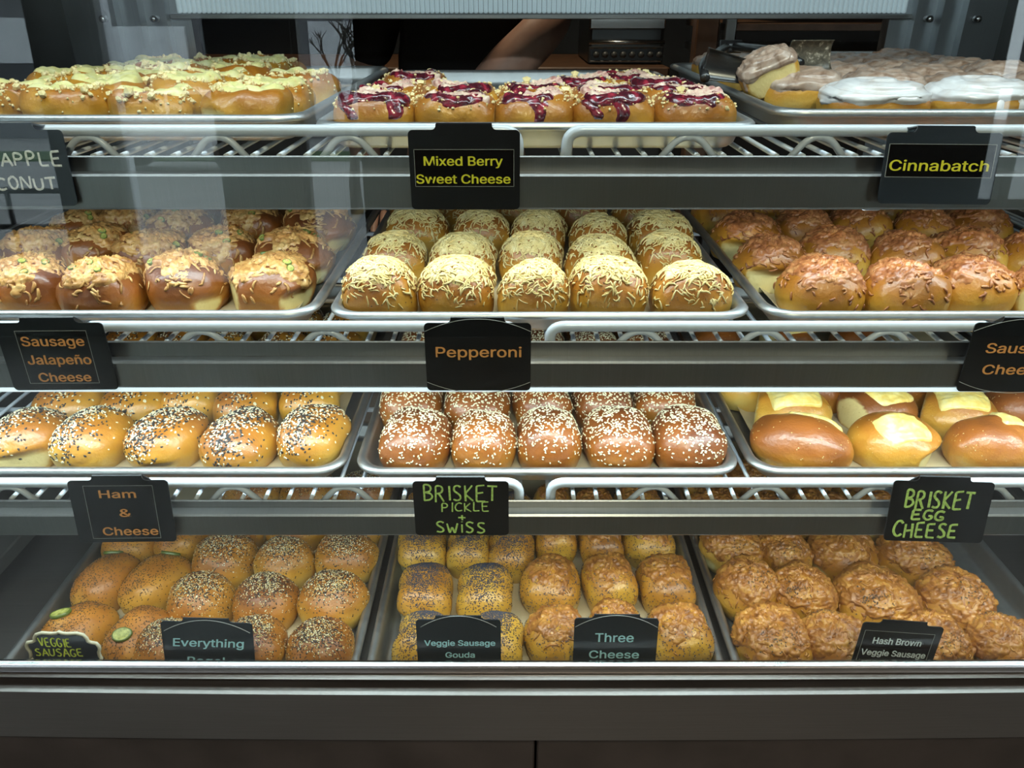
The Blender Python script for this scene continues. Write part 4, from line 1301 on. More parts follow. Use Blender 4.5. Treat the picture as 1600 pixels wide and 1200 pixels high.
for key, items in ROWS.items():
    pre = next(p for p in TRAY if key.startswith(p))
    kind, cat, group, desc = TRAY[pre]
    k, c = PANKEY[key[:2]]
    z = FLOOR[k] + PANS[(k, c)][2] + .0022
    for i, (x, y, wx, wy, h, rot) in enumerate(items):
        kd = kind
        if key in ('3Lb', '3Lc', '3Ld', '3Le'): kd = 'duo2'
        if key in CHOICE: ci = CHOICE[key][i % len(CHOICE[key])]
        else: ci = int(rnd.integers(0, len(KINDS[kd].protos)))
        jit = R(rnd.normal(0, 5)) + (PI if rnd.random() < .35 and key not in CHOICE and kind in ('white', 'poppy', 'every', 'duo') else 0)
        n, side = (len(items) - 1 - i, 'right') if key[:2] in ('2L', '3L') else (i, 'left')   # counted from the end that shows
        lab = SPECIAL.get((key, i)) or '%s, %s from %s in the %s' % (desc, ORD[n], side, ROWNAME[key[-1]])
        KINDS[kd].put(ci, x, y, z, wx / 100, wy / 100, h / 100, R(rot) + jit, lab, cat, group)

# custard danishes: a grid of pull-apart rolls, four across
z = FLOOR[1] + PANS[(1, 0)][2] + .0022
for r in range(6):
    for c in range(4):
        if (r, c) in ((3, 3), (4, 3), (5, 3)): continue
        x, y = -.591 + .100 * c + rnd.normal(0, .003), .898 + .098 * r + rnd.normal(0, .003)
        if (r, c) == (2, 3): x, y = -.284, 1.11
        lab = 'pale custard danish with crumble, %s from right in the %s' % (ORD[(3 if r < 3 else 2) - c], ROWNAME['abcdef'[r]])
        if (r, c) == (2, 3): lab = 'pale custard danish apart from the others at the empty pan edge'
        KINDS['custard'].put(int(rnd.integers(0, 5)), x, y, z, .098 * rnd.uniform(.97, 1.01), .096, .050 * rnd.uniform(.92, 1.1), R(rnd.normal(0, 6)) + (PI if rnd.random() < .4 else 0), lab, 'danish', 'custard danishes')
# berry danishes: five in front, some sold from the back
z = FLOOR[1] + .0022
BER = [('a', .880, (-.1475, -.0615, .0245, .1105, .1965)), ('b', .970, (-.145, -.057, .028, .112, .193)), ('c', 1.060, (.092, .188)), ('d', 1.150, (-.136, .158))]
for rk, y, xs in BER:
    for i, x in enumerate(xs):
        lab = 'berry danish with dark jam and crumble, %s from left in the %s' % (ORD[i], ROWNAME[rk])
        if rk == 'd' and i == 0: lab = 'berry danish standing alone at the back beside the empty pan'
        if rk == 'a' and i == 4: lab = 'berry danish with jam spread wide over its front, beside the iced rolls'
        KINDS['berry'].put((i + 'abcd'.index(rk) * 2) % 5, x, y, z, .090 * rnd.uniform(.98, 1.01), .088, .052 * rnd.uniform(.95, 1.08), R(rnd.normal(0, 4)), lab, 'danish', 'berry danishes')
# cinnamon rolls under glaze
z = FLOOR[1] + PANS[(1, 2)][2] + .0022
for r in range(6):
    for c in range(4):
        x, y = .352 + .0995 * c, .897 + .0985 * r
        if r == 0:
            if c == 0: continue
            x, y = (.395, .510, .628)[c - 1], .897
        if (r, c) in ((2, 0), (3, 0)): continue
        v = (0, 1, 1)[c - 1] if r == 0 else int(rnd.integers(2, 6))
        lab = 'glazed cinnamon roll, %s from left in the %s' % (ORD[c], ROWNAME['abcdef'[r]])
        if r == 0: lab = ('thickly white-iced cinnamon roll at the pan corner', 'white-iced cinnamon roll, middle one of the front row', 'white-iced cinnamon roll at the far end of the front row')[c - 1]
        KINDS['cinn'].put(v, x, y, z, .097 * (1.12 if r == 0 else 1), .093, .045 * rnd.uniform(.93, 1.1), R(rnd.normal(0, 5)), lab, 'cinnamon roll', 'cinnamon rolls')
KINDS['cinn'].put(6, .318, 1.000, z + .030, .068, .066, .042, (R(10), R(-26), R(-10)), 'glazed cinnamon roll lifted and tilted between black tongs', 'cinnamon roll', 'cinnamon rolls')
for kd in KINDS.values():
    kd.finish()

# tongs gripping that roll
tg = thing('tongs', 'black serving tongs crusted with glaze, gripping a tilted cinnamon roll', 'tongs', (.318, 1.0, z + .035))
def scoop(x0, x1, mat, name, rz, r=.021):
    mb = MB()
    n, m = 16, 12
    v = []
    for i in range(n):
        t = i / (n - 1)
        for j in range(m):
            a = R(-75 + 150 * j / (m - 1))
            rr = r * (1 - .25 * t)
            v.append((x0 + (x1 - x0) * t, math.cos(a) * rr * .55, math.sin(a) * rr))
    k = len(v)
    v += [(x, y + .0022, zz) for x, y, zz in v]
    f = []
    for i in range(n - 1):
        for j in range(m - 1):
            a = i * m + j
            f += [(a, a + 1, a + m + 1, a + m), (a + k, a + m + k, a + m + 1 + k, a + 1 + k)]
    for j in range(m - 1):
        f += [(j, j + k, j + 1 + k, j + 1), ((n - 1) * m + j, (n - 1) * m + j + 1, (n - 1) * m + j + 1 + k, (n - 1) * m + j + k)]
    for i in range(n - 1):
        f += [(i * m, (i + 1) * m, (i + 1) * m + k, i * m + k), (i * m + m - 1, i * m + m - 1 + k, (i + 1) * m + m - 1 + k, (i + 1) * m + m - 1)]
    mb.add(v, f)
    o = mb.build(name, mat, tg, True)
    o.rotation_euler = (0, 0, rz)
    return o
crust_tongs = mottled('glaze_crusted_steel', [(.035, .03, .022), (.06, .05, .036), (.10, .085, .06), (.5, .44, .36)], 150, .35, bump=.5)
a = scoop(-.098, -.046, M['black'], 'jaw', 0, .019); a.location = (.010, -.012, .004); a.rotation_euler = (0, R(10), R(-8))
b2 = scoop(.030, .085, crust_tongs, 'jaw', 0, .024); b2.location = (-.002, .012, .020); b2.rotation_euler = (0, R(-6), R(12))
mb = MB()
mb.tube(bend([(-.086, -.01, .006), (-.075, .06, .018), (-.01, .20, .030)], .03), .006, 8)
mb.build('arm', M['black'], tg, True)
mb = MB()
mb.tube(bend([(.036, .02, .02), (.03, .08, .03), (-.002, .20, .030)], .03), .006, 8)
mb.build('arm', M['black'], tg, True)
MB().tube([(-.02, .2, .030), (.01, .2, .030)], .009, 10).build('hinge', M['black'], tg, True)

# ------------------------------------------------------------------ signs
def print_font():
    """the plain grotesque that ships with Blender, else its built-in face"""
    import os
    try:
        return bpy.data.fonts.load(os.path.join(bpy.utils.system_resource('DATAFILES'), 'fonts', 'Inter.woff2'))
    except Exception:
        return None
PRINT_FONT = print_font()
def text_mesh(s, x0, x1, z0, z1, y, depth=.0004, shear=0.0):
    """printed word fitted to its width and cap height, standing in the x,z plane and facing -y"""
    c = bpy.data.curves.new('word', 'FONT')
    c.body = s
    c.size = 1.0
    c.font = PRINT_FONT or c.font
    c.extrude = .0
    c.resolution_u = 4
    c.offset = .0
    o = bpy.data.objects.new('word', c)
    COL.objects.link(o)
    bpy.context.view_layer.update()
    me = bpy.data.meshes.new_from_object(o.evaluated_get(bpy.context.evaluated_depsgraph_get()))
    v = np.array([tuple(p.co) for p in me.vertices])
    f = [tuple(p.vertices) for p in me.polygons]
    bpy.data.objects.remove(o)
    bpy.data.curves.remove(c)
    bpy.data.meshes.remove(me)
    cap = .729
    sx = (x1 - x0) / (v[:, 0].max() - v[:, 0].min())
    sz = (z1 - z0) / cap
    X = x0 + (v[:, 0] - v[:, 0].min()) * sx + shear * v[:, 1] * sz
    Z = z0 + v[:, 1] * sz
    n = len(v)
    V = np.vstack([np.stack([X, X * 0 + y, Z], -1), np.stack([X, X * 0 + y + depth, Z], -1)])
    return V, f + [tuple(i + n for i in reversed(q)) for q in f]

STROKES = {
    'A': [[(0, 0), (.36, 1)], [(.36, 1), (.74, 0)], [(.1, .36), (.62, .38)]],
    'B': [[(.05, 0), (.08, 1), (.42, .98), (.58, .82), (.5, .62), (.1, .52)], [(.1, .52), (.55, .46), (.68, .24), (.5, .04), (.05, 0)]],
    'C': [[(.68, .86), (.5, 1), (.26, .94), (.06, .66), (.04, .34), (.2, .06), (.46, 0), (.70, .14)]],
    'E': [[(.62, 1), (.06, .98), (.05, .02), (.66, .03)], [(.06, .52), (.52, .54)]],
    'G': [[(.66, .86), (.46, 1), (.2, .92), (.03, .6), (.06, .22), (.3, 0), (.62, .08), (.66, .4), (.4, .4)]],
    'H': [[(.06, 1), (.05, 0)], [(.62, 1), (.64, 0)], [(.05, .5), (.63, .52)]],
    'I': [[(.3, 1), (.3, 0)]],
    'i': [[(.3, .72), (.3, 0)], [(.3, .95), (.31, 1.0)]],
    'K': [[(.08, 1), (.08, 0)], [(.62, 1), (.1, .46), (.68, 0)]],
    'L': [[(.08, 1), (.06, .02), (.62, .03)]],
    'N': [[(.05, 0), (.06, 1), (.62, .03), (.64, 1)]],
    'O': [[(.36, 1), (.1, .82), (.04, .45), (.2, .08), (.42, .02), (.64, .3), (.62, .74), (.36, 1)]],
    'P': [[(.06, 0), (.08, 1), (.48, .97), (.62, .76), (.48, .52), (.08, .48)]],
    'R': [[(.05, 0), (.08, 1), (.46, .98), (.62, .78), (.48, .55), (.08, .5)], [(.28, .5), (.68, 0)]],
    'S': [[(.62, .88), (.42, 1), (.16, .92), (.1, .70), (.34, .53), (.58, .38), (.6, .14), (.36, 0), (.06, .1)]],
    'T': [[(0, .98), (.72, 1)], [(.36, .98), (.34, 0)]],
    'U': [[(.06, 1), (.06, .3), (.22, .02), (.48, .04), (.62, .3), (.64, 1)]],
    'V': [[(.02, 1), (.34, 0), (.68, 1)]],
    'W': [[(0, 1), (.2, 0), (.38, .62), (.56, 0), (.8, 1)]],
    'w': [[(0, .7), (.2, 0), (.38, .5), (.56, 0), (.76, .7)]],
    '+': [[(.36, .95), (.36, .05)], [(.05, .5), (.68, .5)]],
}
def chalk(mb, s, x0, x1, z0, z1, y, thick, seed):
    rr = np.random.default_rng(seed)
    adv = [.42 if ch in 'Ii' else .95 if ch in 'Ww' else .86 for ch in s]
    tot = sum(adv) - .14
    kx = (x1 - x0) / tot
    x = x0
    for ch, a in zip(s, adv):
        h = (z1 - z0) * rr.uniform(.92, 1.08)
        oz = z0 + (z1 - z0) * rr.uniform(-.05, .05)
        off = -.1 if ch in 'Ii' else 0
        for st in STROKES[ch]:
            pts = [(x + (px + off + rr.normal(0, .015)) * kx, y, oz + (pz + rr.normal(0, .015)) * h) for px, pz in st]
            pts = bend(pts, .0022, 3) if len(pts) > 2 else pts
            P = np.array([tuple(p) for p in pts])[None]
            N = np.zeros_like(P); N[..., 1] = -1
            tubes(mb, P, N, np.full(P.shape[:2], thick) * rr.uniform(.85, 1.15, P.shape[:2]), 6, 0, .25)
        x += a * kx
    return mb

def card_outline(w, h, tab, th, r=.0045):
    """hanging card: rounded corners and a tab on top with hollow shoulders"""
    pts = []
    def arc(cx, cz, rad, a0, a1, n=6):
        for i in range(n + 1):
            a = R(a0 + (a1 - a0) * i / n)
            pts.append((cx + rad * math.cos(a), cz + rad * math.sin(a)))
    arc(-w / 2 + r, -h + r, r, 180, 270)
    arc(w / 2 - r, -h + r, r, 270, 360)
    arc(w / 2 - r, -r, r, 0, 90)
    if tab:
        arc(tab / 2 + th, th, th, 270, 180, 5)
        pts.append((tab / 2, th + .001))
        pts.append((-tab / 2, th + .001))
        arc(-tab / 2 - th, th, th, 360, 270, 5)
    arc(-w / 2 + r, -r, r, 90, 180)
    return pts
def plaque_outline(w, h):
    """ornate bracket-shaped plaque: ogee shoulders and a small point at the middle of each long side"""
    half = [(0, .0035), (.003, .0012), (.009, .0005), (.020, .0015), (.0275, -.001), (.0305, -.006), (.031, -.0105), (.0345, -.0125), (.040, -.0135), (.0425, -.018), (.0425, -.0225), (.0405, -.027), (.0405, -.033), (.042, -.037)]
    k = (w / 2) / .0425
    top = [(x * k, z) for x, z in half]
    bot = [(x, -h - z) for x, z in reversed(top)]
    right = top + bot
    return [(-x, z) for x, z in reversed(right[1:-1])] + right
def arcline(x0, z0, x1, z1, sag, n=18):
    out = []
    for i in range(n + 1):
        t = i / n
        out.append((x0 + (x1 - x0) * t, -.0003, z0 + (z1 - z0) * t + sag * 4 * t * (1 - t)))
    return out
SIGNS = {
    'berry': (0.108, 0.0765, [('Mixed Berry', -0.0396, 0.037, -0.0333, -0.021), ('Sweet Cheese', -0.0477, 0.0446, -0.0506, -0.0383)], (-0.049, 0.0483, -0.0537, -0.0179)),
    'cinna': (0.108, 0.0628, [('Cinnabatch', -0.048, 0.0456, -0.0354, -0.0213)], (-0.051, 0.0498, -0.0415, -0.0104)),
    'jala': (0.108, 0.0752, [('Sausage', -0.0314, 0.0314, -0.0248, -0.0102), ('Jalapeño', -0.0308, 0.0335, -0.0453, -0.0307), ('Cheese', -0.0246, 0.0287, -0.065, -0.0511)], (-0.0355, 0.0362, -0.0672, -0.008)),
    'pepp': (0.108, 0.0759, [('Pepperoni', -0.0429, 0.0442, -0.0372, -0.0212)], None),
    'sausc': (0.108, 0.0774, [('Sausage', -0.0362, 0.0369, -0.0328, -0.0175), ('Cheese', -0.0335, 0.0314, -0.0569, -0.0416)], None),
    'ham': (0.108, 0.0791, [('Ham', -0.0219, 0.0175, -0.0215, -0.0077), ('&', -0.0036, 0.0088, -0.0456, -0.0318), ('Cheese', -0.0255, 0.035, -0.0697, -0.055)], (-0.0379, 0.0372, -0.074, -0.006)),
    'gou': (0.1007, 0.0933, [('Veggie Sausage', -0.0411, 0.0434, -0.0424, -0.0297), ('Gouda', -0.0163, 0.0186, -0.0625, -0.0498)], None),
    'three': (0.1, 0.0954, [('Three', -0.0244, 0.0213, -0.0382, -0.018), ('Cheese', -0.0306, 0.0291, -0.0657, -0.0477)], None),
    'ev': (0.1085, 0.089, [('Everything', -0.0418, 0.0418, -0.0392, -0.0212), ('Bagel', -0.0271, 0.0186, -0.0689, -0.0509)], None),
    'hash': (0.0985, 0.0848, [('Hash Brown', -0.0314, 0.0275, -0.0339, -0.0191), ('Veggie Sausage', -0.0415, 0.0376, -0.0541, -0.0403)], (-0.0446, 0.0407, -0.0869, -0.0106)),
    'brp': (0.1065, 0.0731, [('BRISKET', -0.042, 0.0405, -0.0261, -0.0052), ('PICKLE', -0.0225, 0.0315, -0.04, -0.0278), ('+', -0.0045, 0.0053, -0.0522, -0.0435), ('SWiSS', -0.03, 0.027, -0.0696, -0.0548)], None),
    'bre': (0.108, 0.0766, [('BRISKET', -0.0382, 0.0353, -0.0339, -0.0122), ('EGG', -0.0281, 0.0072, -0.0487, -0.0365), ('CHEESE', -0.0454, 0.0252, -0.0713, -0.0522)], None),
    'veg': (0.087, 0.0721, [('VEGGIE', -0.028, 0.0101, -0.0233, -0.0085), ('SAUSAGE', -0.0357, 0.0217, -0.0403, -0.0265)], None),
    'pine': (0.108, 0.0722, [('PINEAPPLE', -0.0521, 0.0482, -0.0333, -0.0204), ('COCONUT', -0.0444, 0.0379, -0.0561, -0.0444)], None),
}

def sign(key, label, x, y, ztop, rot, colour, card='black_card', hang=True, hand=None, arcs=(), window=None, shear=0.0, ornate=False, extra=0.0):
    w, h, lines, fr = SIGNS[key]
    h += extra
    rail_top = max((s['rail'] + .0058 for s in SHELF.values()), key=lambda r: -abs(r - ztop))
    if not hang:
        lines = [(a, b, c, d * .86 , e * .86) for a, b, c, d, e in lines]
    t = thing('flavour_sign', label, 'sign', (x, y, ztop), rot, 'flavour signs')
    out = plaque_outline(w, h) if ornate else card_outline(w, h, .054, .0045)
    MB().prism(out, 0, .0014).build('card', M[card], t)
    if hang:                                                   # folded tab that hooks over the rail
        z0, hw = .0050, .0265
        rt = rail_top - ztop + .0016                           # height of the rail under the bend
        prof = [(0, z0 - .001), (.0003, z0 + .0008), (.0022, z0 + .0014), (.019, max(rt, z0 - .012)), (.0262, rt), (.0322, rt - .002), (.0335, rt - .010)]
        inner = [(.0012, z0 - .001), (.0014, z0), (.0026, z0 + .0002), (.019, max(rt, z0 - .012) - .0012), (.0262, rt - .0012), (.0312, rt - .003), (.0323, rt - .010)]
        mb = MB()
        mb.extrude_x(prof + inner[::-1], -hw, hw)
        mb.build('hook', M[card], t)
    if fr:
        x0, x1, z0, z1 = fr
        MB().box(x0, x1, -.0003, 0, z0, z1).build('label_strip', M['gloss_label'], t)
        mb = MB()
        L = .00035
        for a, b2, c, d in ((x0, x1, z0, z0 + L), (x0, x1, z1 - L, z1), (x0, x0 + L, z0, z1), (x1 - L, x1, z0, z1)):
            mb.box(a, b2, -.0006, -.0003, c, d)
        mb.build('border_line', M['line'], t)
    if arcs:
        mb = MB()
        for a in arcs:
            mb.tube(arcline(*a), .00035, 5)
        mb.build('border_line', M['line'], t, True)
    if ornate:
        mb = MB()
        mb.tube([(p, -.0004, q) for p, q in out] + [(out[0][0], -.0004, out[0][1])], .0021, 8)
        mb.build('scalloped_border', M['cream_frame'], t, True)
    mb = MB()
    for i, (s, x0, x1, z0, z1) in enumerate(lines):
        if hand: chalk(mb, s, x0, x1, z0, z1, -.0002, hand if s != 'PICKLE' else hand * .75, len(s) + i * 7 + ord(key[0]))
        else:
            for e in (-1, 0, 1):                               # three passes make the medium weight of the print
                mb.add(*text_mesh(s, x0 + e * .0003, x1 + e * .0003, z0 + (e == 0) * .0002, z1 + (e == 0) * .0002, -.0008 + e * .00002, .0003, shear))
    mb.build('lettering', M[colour], t)
    return t
AR = [(-.0535, -.009, .0535, -.009, .0135), (-.0535, -.066, .0535, -.066, -.0125)]
Y1, Y2, Y3 = SHELF[1]['ry'] - .0275, SHELF[2]['ry'] - .0285, SHELF[3]['ry'] - .0295
sign('pine', 'sheen-painted black sign with white chalk capitals, hung under the custard danishes', -.487, Y1, 1.3085, (R(-4), 0, R(2)), 'chalk_white', 'sky_sheen_card', hand=.00105)
sign('berry', 'black sign with two lines of yellow print in a thin frame', -.0463, Y1, 1.3085, (0, 0, 0), 'yellow')
sign('cinna', 'sheen-painted black sign with one word in yellow print, tilted under the iced rolls', .415, Y1 - .003, 1.3065, (R(-8), 0, R(-3)), 'yellow', 'sky_sheen_card', extra=.004)
sign('jala', 'black sign with three lines of orange print on a framed label', -.466, Y2, 1.130, (0, 0, R(1)), 'orange')
sign('pepp', 'black sign with one word in orange print between two thin arcs', -.0347, Y2, 1.130, (0, 0, 0), 'orange', arcs=AR)
sign('sausc', 'black sign with two lines of orange print, hung under browned cheese buns', .520, Y2, 1.130, (0, 0, R(-1)), 'orange', arcs=AR)
sign('ham', 'black sign with three short lines of orange print, hung a little askew', -.436, Y3, .9455, (R(-5), R(1.5), R(3)), 'orange')
sign('brp', 'black sign with four lines of green chalk capitals and a plus sign', -.057, Y3, .944, (0, 0, 0), 'chalk_green', hand=.0011)
sign('bre', 'black sign with three lines of green chalk capitals, tilted', .478, Y3, .944, (R(-6), R(-1.0), R(-4)), 'chalk_green', hand=.0014)
sign('veg', 'small black plaque with a scalloped cream border and yellow-green chalk', -.541, .688, .742, (R(-3), R(1), 0), 'chalk_lime', 'sky_sheen_card', False, hand=.0009, ornate=True, extra=.001)
sign('ev', 'arched sheen-painted black sign with pale blue print, standing among round seeded buns', -.3627, .688, .760, (R(-9), R(2), 0), 'blue', 'sky_sheen_card', False, arcs=[(-.0510, -.013, .0510, -.013, .0160)], shear=.12, extra=.002)
sign('gou', 'arched black sign with two lines of pale blue print, standing before poppy seed buns', -.0636, .688, .764, (R(-7), 0, 0), 'blue', 'sky_sheen_card', False, arcs=[(-.045, -.010, .045, -.010, .0155)], extra=.002)
sign('three', 'arched black sign with larger pale blue print, standing before toasted cheese buns', .124, .688, .766, (R(-7), R(.5), 0), 'blue', 'sky_sheen_card', False, arcs=[(-.0488, -.012, .0488, -.012, .0165)], extra=.002)
sign('hash', 'crooked black sign with pale grey print in a thin frame, standing before hash brown buns', .466, .688, .756, (R(-5), R(5), 0), 'pale', 'black_card', False, extra=.002)

# ------------------------------------------------------------------ behind the counter
counter = thing('back_counter', 'brown wooden back counter behind the display case', 'counter', (-.4, 2.45, 0))
MB().box(-1.1, .85, -.02, .55, .0, 1.20).build('cabinet', plain('dark_cabinet', (.02, .016, .014), .5), counter)
MB().box(-1.12, .86, -.04, .57, 1.20, 1.245, bev=.006).build('worktop', M['wood'], counter)
oven = thing('oven', 'dark countertop oven with steel trim and a row of knobs', 'oven', (.345, 2.52, 1.245))
MB().box(-.115, .11, .0, .40, .0, .42, bev=.01).build('body', M['black'], oven)
MB().box(-.115, .11, -.014, .0, .098, .140, bev=.004).build('door_panel', M['steel_h'], oven)
MB().tube([(-.115, -.02, .062), (.11, -.02, .062)], .006, 8).build('handle', M['steel_h'], oven, True)
MB().box(-.115, .11, -.008, .0, .004, .050, bev=.003).build('control_panel', plain('oven_control', (.03, .03, .03), .3), oven)
mb = MB()
mb.tube([(-.11, -.010, .010), (.104, -.010, .010), (.104, -.010, .046), (-.11, -.010, .046), (-.11, -.010, .010)], .002, 6)
mb.build('panel_rim', M['steel_h'], oven)
for i in range(8):
    MB().tube([(-.092 + .027 * i, -.008, .028), (-.092 + .027 * i, -.020, .028)], .009, 12).build('knob', plain('knob_grey', (.08, .08, .08), .4) if i == 0 else bpy.data.materials['knob_grey'], oven, True)
rack = thing('bakery_rack', 'steel bakery rack with brown post and shelf rails behind the case', 'rack', (.9, 2.2, 0))
MB().box(-.42, -.36, 0, .05, 0, 2.2, bev=.004).build('post', M['wood'], rack)
for x in (-.345, .62):
    MB().box(x, x + .03, 0, .04, 0, 2.2, bev=.003).build('post', M['steel'], rack)
for zz, m in ((1.366, 'wood'), (1.300, 'steel'), (1.10, 'steel'), (.85, 'steel'), (1.7, 'steel')):
    MB().box(-.345, .65, .002, .5, zz - .018, zz, bev=.002).build('shelf', M[m], rack)
lf = link('dinner_roll', Dough(77, .09, .09, .056).body('bread', M['crust_matte']), None, (1.02, 2.36, 1.1012), (0, 0, .4), (1.2, 1.2, 1.6))
tag(lf, 'dim brown roll on the steel rack behind the case', 'bun')

# person behind the counter: black shirt, bare forearm, bending to the case
def skin_body(name, chain, radii, mat, parent, sub=2):
    """chain: list of (index, parent index, xyz)"""
    me = bpy.data.meshes.new(name)
    me.from_pydata([c for c, _ in chain], [(p, i) for i, (_, p) in enumerate(chain) if p is not None], [])
    me.materials.append(mat)
    o = link(name, me, parent)
    sm = o.modifiers.new('skin', 'SKIN')
    sm.use_smooth_shade = True
    for i, r in enumerate(radii):
        me.skin_vertices[0].data[i].radius = (r, r) if not isinstance(r, tuple) else r
    me.skin_vertices[0].data[0].use_root = True
    ss = o.modifiers.new('sub', 'SUBSURF')
    ss.levels = ss.render_levels = sub
    return o
skin = plain('skin', (.45, .24, .17), .5, var=.1, scale=40, sub=.1)
shirt = plain('black_shirt', (.012, .012, .013), .8)
person = thing('person', 'person in a black shirt behind the case with one bare forearm bent', 'person', (-.115, 1.98, 0))
P = [((0, 0, .98), None), ((0, -.01, 1.15), 0), ((0, -.03, 1.32), 1), ((0, -.06, 1.46), 2), ((0, -.09, 1.54), 3), ((0, -.12, 1.62), 4), ((0, -.14, 1.72), 5), ((0, -.12, 1.79), 6),
     ((.10, -.05, 1.45), 3), ((.185, -.06, 1.43), 8), ((.205, -.15, 1.405), 9), ((.180, -.245, 1.362), 10), ((.115, -.255, 1.305), 11), ((.045, -.26, 1.235), 12), ((-.005, -.26, 1.18), 13), ((-.03, -.26, 1.145), 14),
     ((-.10, -.05, 1.45), 3), ((-.19, -.05, 1.42), 16), ((-.24, -.02, 1.27), 17), ((-.25, -.03, 1.13), 18), ((-.22, -.16, 1.04), 19), ((-.19, -.25, 1.02), 20), ((-.18, -.29, 1.01), 21),
     ((-.10, 0, .92), 0), ((-.11, -.01, .50), 23), ((-.115, .03, .10), 24), ((-.12, -.05, .05), 25), ((-.12, -.14, .035), 26),
     ((.10, 0, .92), 0), ((.11, -.01, .50), 28), ((.115, .03, .10), 29), ((.12, -.05, .05), 30), ((.12, -.14, .035), 31)]
rad = [(.15, .11), (.14, .11), (.16, .12), (.12, .09), .055, .065, (.085, .10), (.075, .085), .07, .06, .052, .047, .052, .046, .032, .030,
       .07, .06, .05, .042, .036, .028, .03, .085, .055, .04, .04, .03, .085, .055, .04, .04, .03]
body = skin_body('body', P, rad, skin, person)
def fingers(base, direction, side, mat):
    d = Vector(direction).normalized(); s = Vector(side).normalized()
    for i, (o, L) in enumerate(((-.028, .062), (-.009, .072), (.010, .068), (.027, .054))):
        p0 = Vector(base) + s * o
        p1, p2 = p0 + d * L * .5, p0 + d * L * .85 + Vector((0, -.012, -.008))
        p3 = p2 + d * L * .2 + Vector((0, -.012, -.012))
        skin_body('finger', [(tuple(p0), None), (tuple(p1), 0), (tuple(p2), 1), (tuple(p3), 2)], [.010, .009, .008, .007], mat, person, 1)
    p0 = Vector(base) - d * .045 + s * -.03
    p1 = p0 + (d * .6 + s * -.8).normalized() * .035
    skin_body('thumb', [(tuple(p0), None), (tuple(p1), 0), (tuple(p1 + d * .028), 1)], [.012, .010, .008], mat, person, 1)
fingers((-.045, -.26, 1.125), (-.5, 0, -.8), (0, 1, 0), skin)
fingers((-.175, -.305, 1.005), (.1, -1, -.2), (1, 0, 0), skin)
sh = [((0, 0, .93), None), ((0, -.01, 1.15), 0), ((0, -.03, 1.32), 1), ((0, -.06, 1.46), 2), ((.10, -.05, 1.45), 3), ((.185, -.06, 1.43), 4), ((.202, -.12, 1.415), 5), ((-.10, -.05, 1.45), 3), ((-.19, -.05, 1.42), 7), ((-.235, -.02, 1.28), 8)]
skin_body('shirt', sh, [(.165, .125), (.155, .125), (.178, .138), (.125, .10), .085, .075, .066, .085, .075, .063], shirt, person)
tr = [((0, 0, .94), None), ((-.10, 0, .90), 0), ((-.11, -.01, .50), 1), ((-.115, .03, .12), 2), ((.10, 0, .90), 0), ((.11, -.01, .50), 4), ((.115, .03, .12), 5)]
skin_body('trousers', tr, [(.17, .13), .10, .072, .06, .10, .072, .06], plain('dark_trousers', (.015, .016, .02), .8), person)
hm = MB()
for k in range(1):
    n, m = 20, 10
    v = [(0 + .092 * math.cos(2 * PI * j / n) * math.cos(i / m * PI / 2), -.125 + .112 * math.sin(2 * PI * j / n) * math.cos(i / m * PI / 2), 1.72 + .125 * math.sin(i / m * PI / 2)) for i in range(m) for j in range(n)]
    hm.add(v + [(0, -.125, 1.845)], [(i * n + j, i * n + (j + 1) % n, (i + 1) * n + (j + 1) % n, (i + 1) * n + j) for i in range(m - 1) for j in range(n)] + [((m - 1) * n + j, (m - 1) * n + (j + 1) % n, m * n) for j in range(n)])
hm.build('hair', plain('brown_hair', (.03, .018, .01), .5, bump=.5, bscale=300), person, True)
eye_white = plain('eye_white', (.6, .6, .58), .2)
for sx in (-1, 1):
    MB().tube([(sx * .032, -.228, 1.735), (sx * .032, -.236, 1.735)], [.012, .008], 8).build('eye', eye_white, person, True)
nm = MB().tube([(0, -.236, 1.735), (0, -.258, 1.70), (0, -.240, 1.692)], [.007, .013, .006], 8)
nm.build('nose', skin, person, True)
MB().tube([(-.024, -.232, 1.665), (0, -.240, 1.663), (.024, -.232, 1.665)], [.003, .005, .003], 6).build('mouth', plain('lips', (.4, .15, .12), .5), person, True)
MB().tube([(-.083, -.12, 1.73), (-.094, -.115, 1.73)], [.03, .022], 8).build('ear', skin, person, True)
MB().tube([(.083, -.12, 1.73), (.094, -.115, 1.73)], [.03, .022], 8).build('ear', skin, person, True)

# warm ceiling lamps on the customers' side; they streak in the brushed steel; a third is added at the back
def ceiling_lamp(x, y, label, watts=9):
    t = thing('ceiling_lamp', label, 'lamp', (x, y, RZ), group='warm ceiling lamps')
    MB().tube([(0, 0, 0), (0, 0, -.04), (0, 0, -.055)], [.09, .09, .075], 24).build('housing', M['black'], t, True)
    MB().tube([(0, 0, -.055), (0, 0, -.06)], .065, 24).build('bulb_lens', plain('warm_lens', (.9, .8, .6), .4, emit=(1.0, .72, .42, 14.0)), t, True)
    d = bpy.data.lights.new('lamp_light', 'SPOT')
    d.energy = watts; d.color = (1, .84, .64); d.spot_size = R(120); d.shadow_soft_size = .06
    l = link('lamp_light', d, t, (0, 0, -.08))
ceiling_lamp(.14, -.9, 'round black ceiling lamp with warm lens over the customer aisle', 150)
ceiling_lamp(1.5, -1.6, 'round black ceiling lamp with warm lens nearer the small window', 90)
ceiling_lamp(-.1, 1.98, 'round black ceiling lamp, unseen and added to brighten the back counter', 60)  # unseen lamp added to brighten the forearm and the oven front

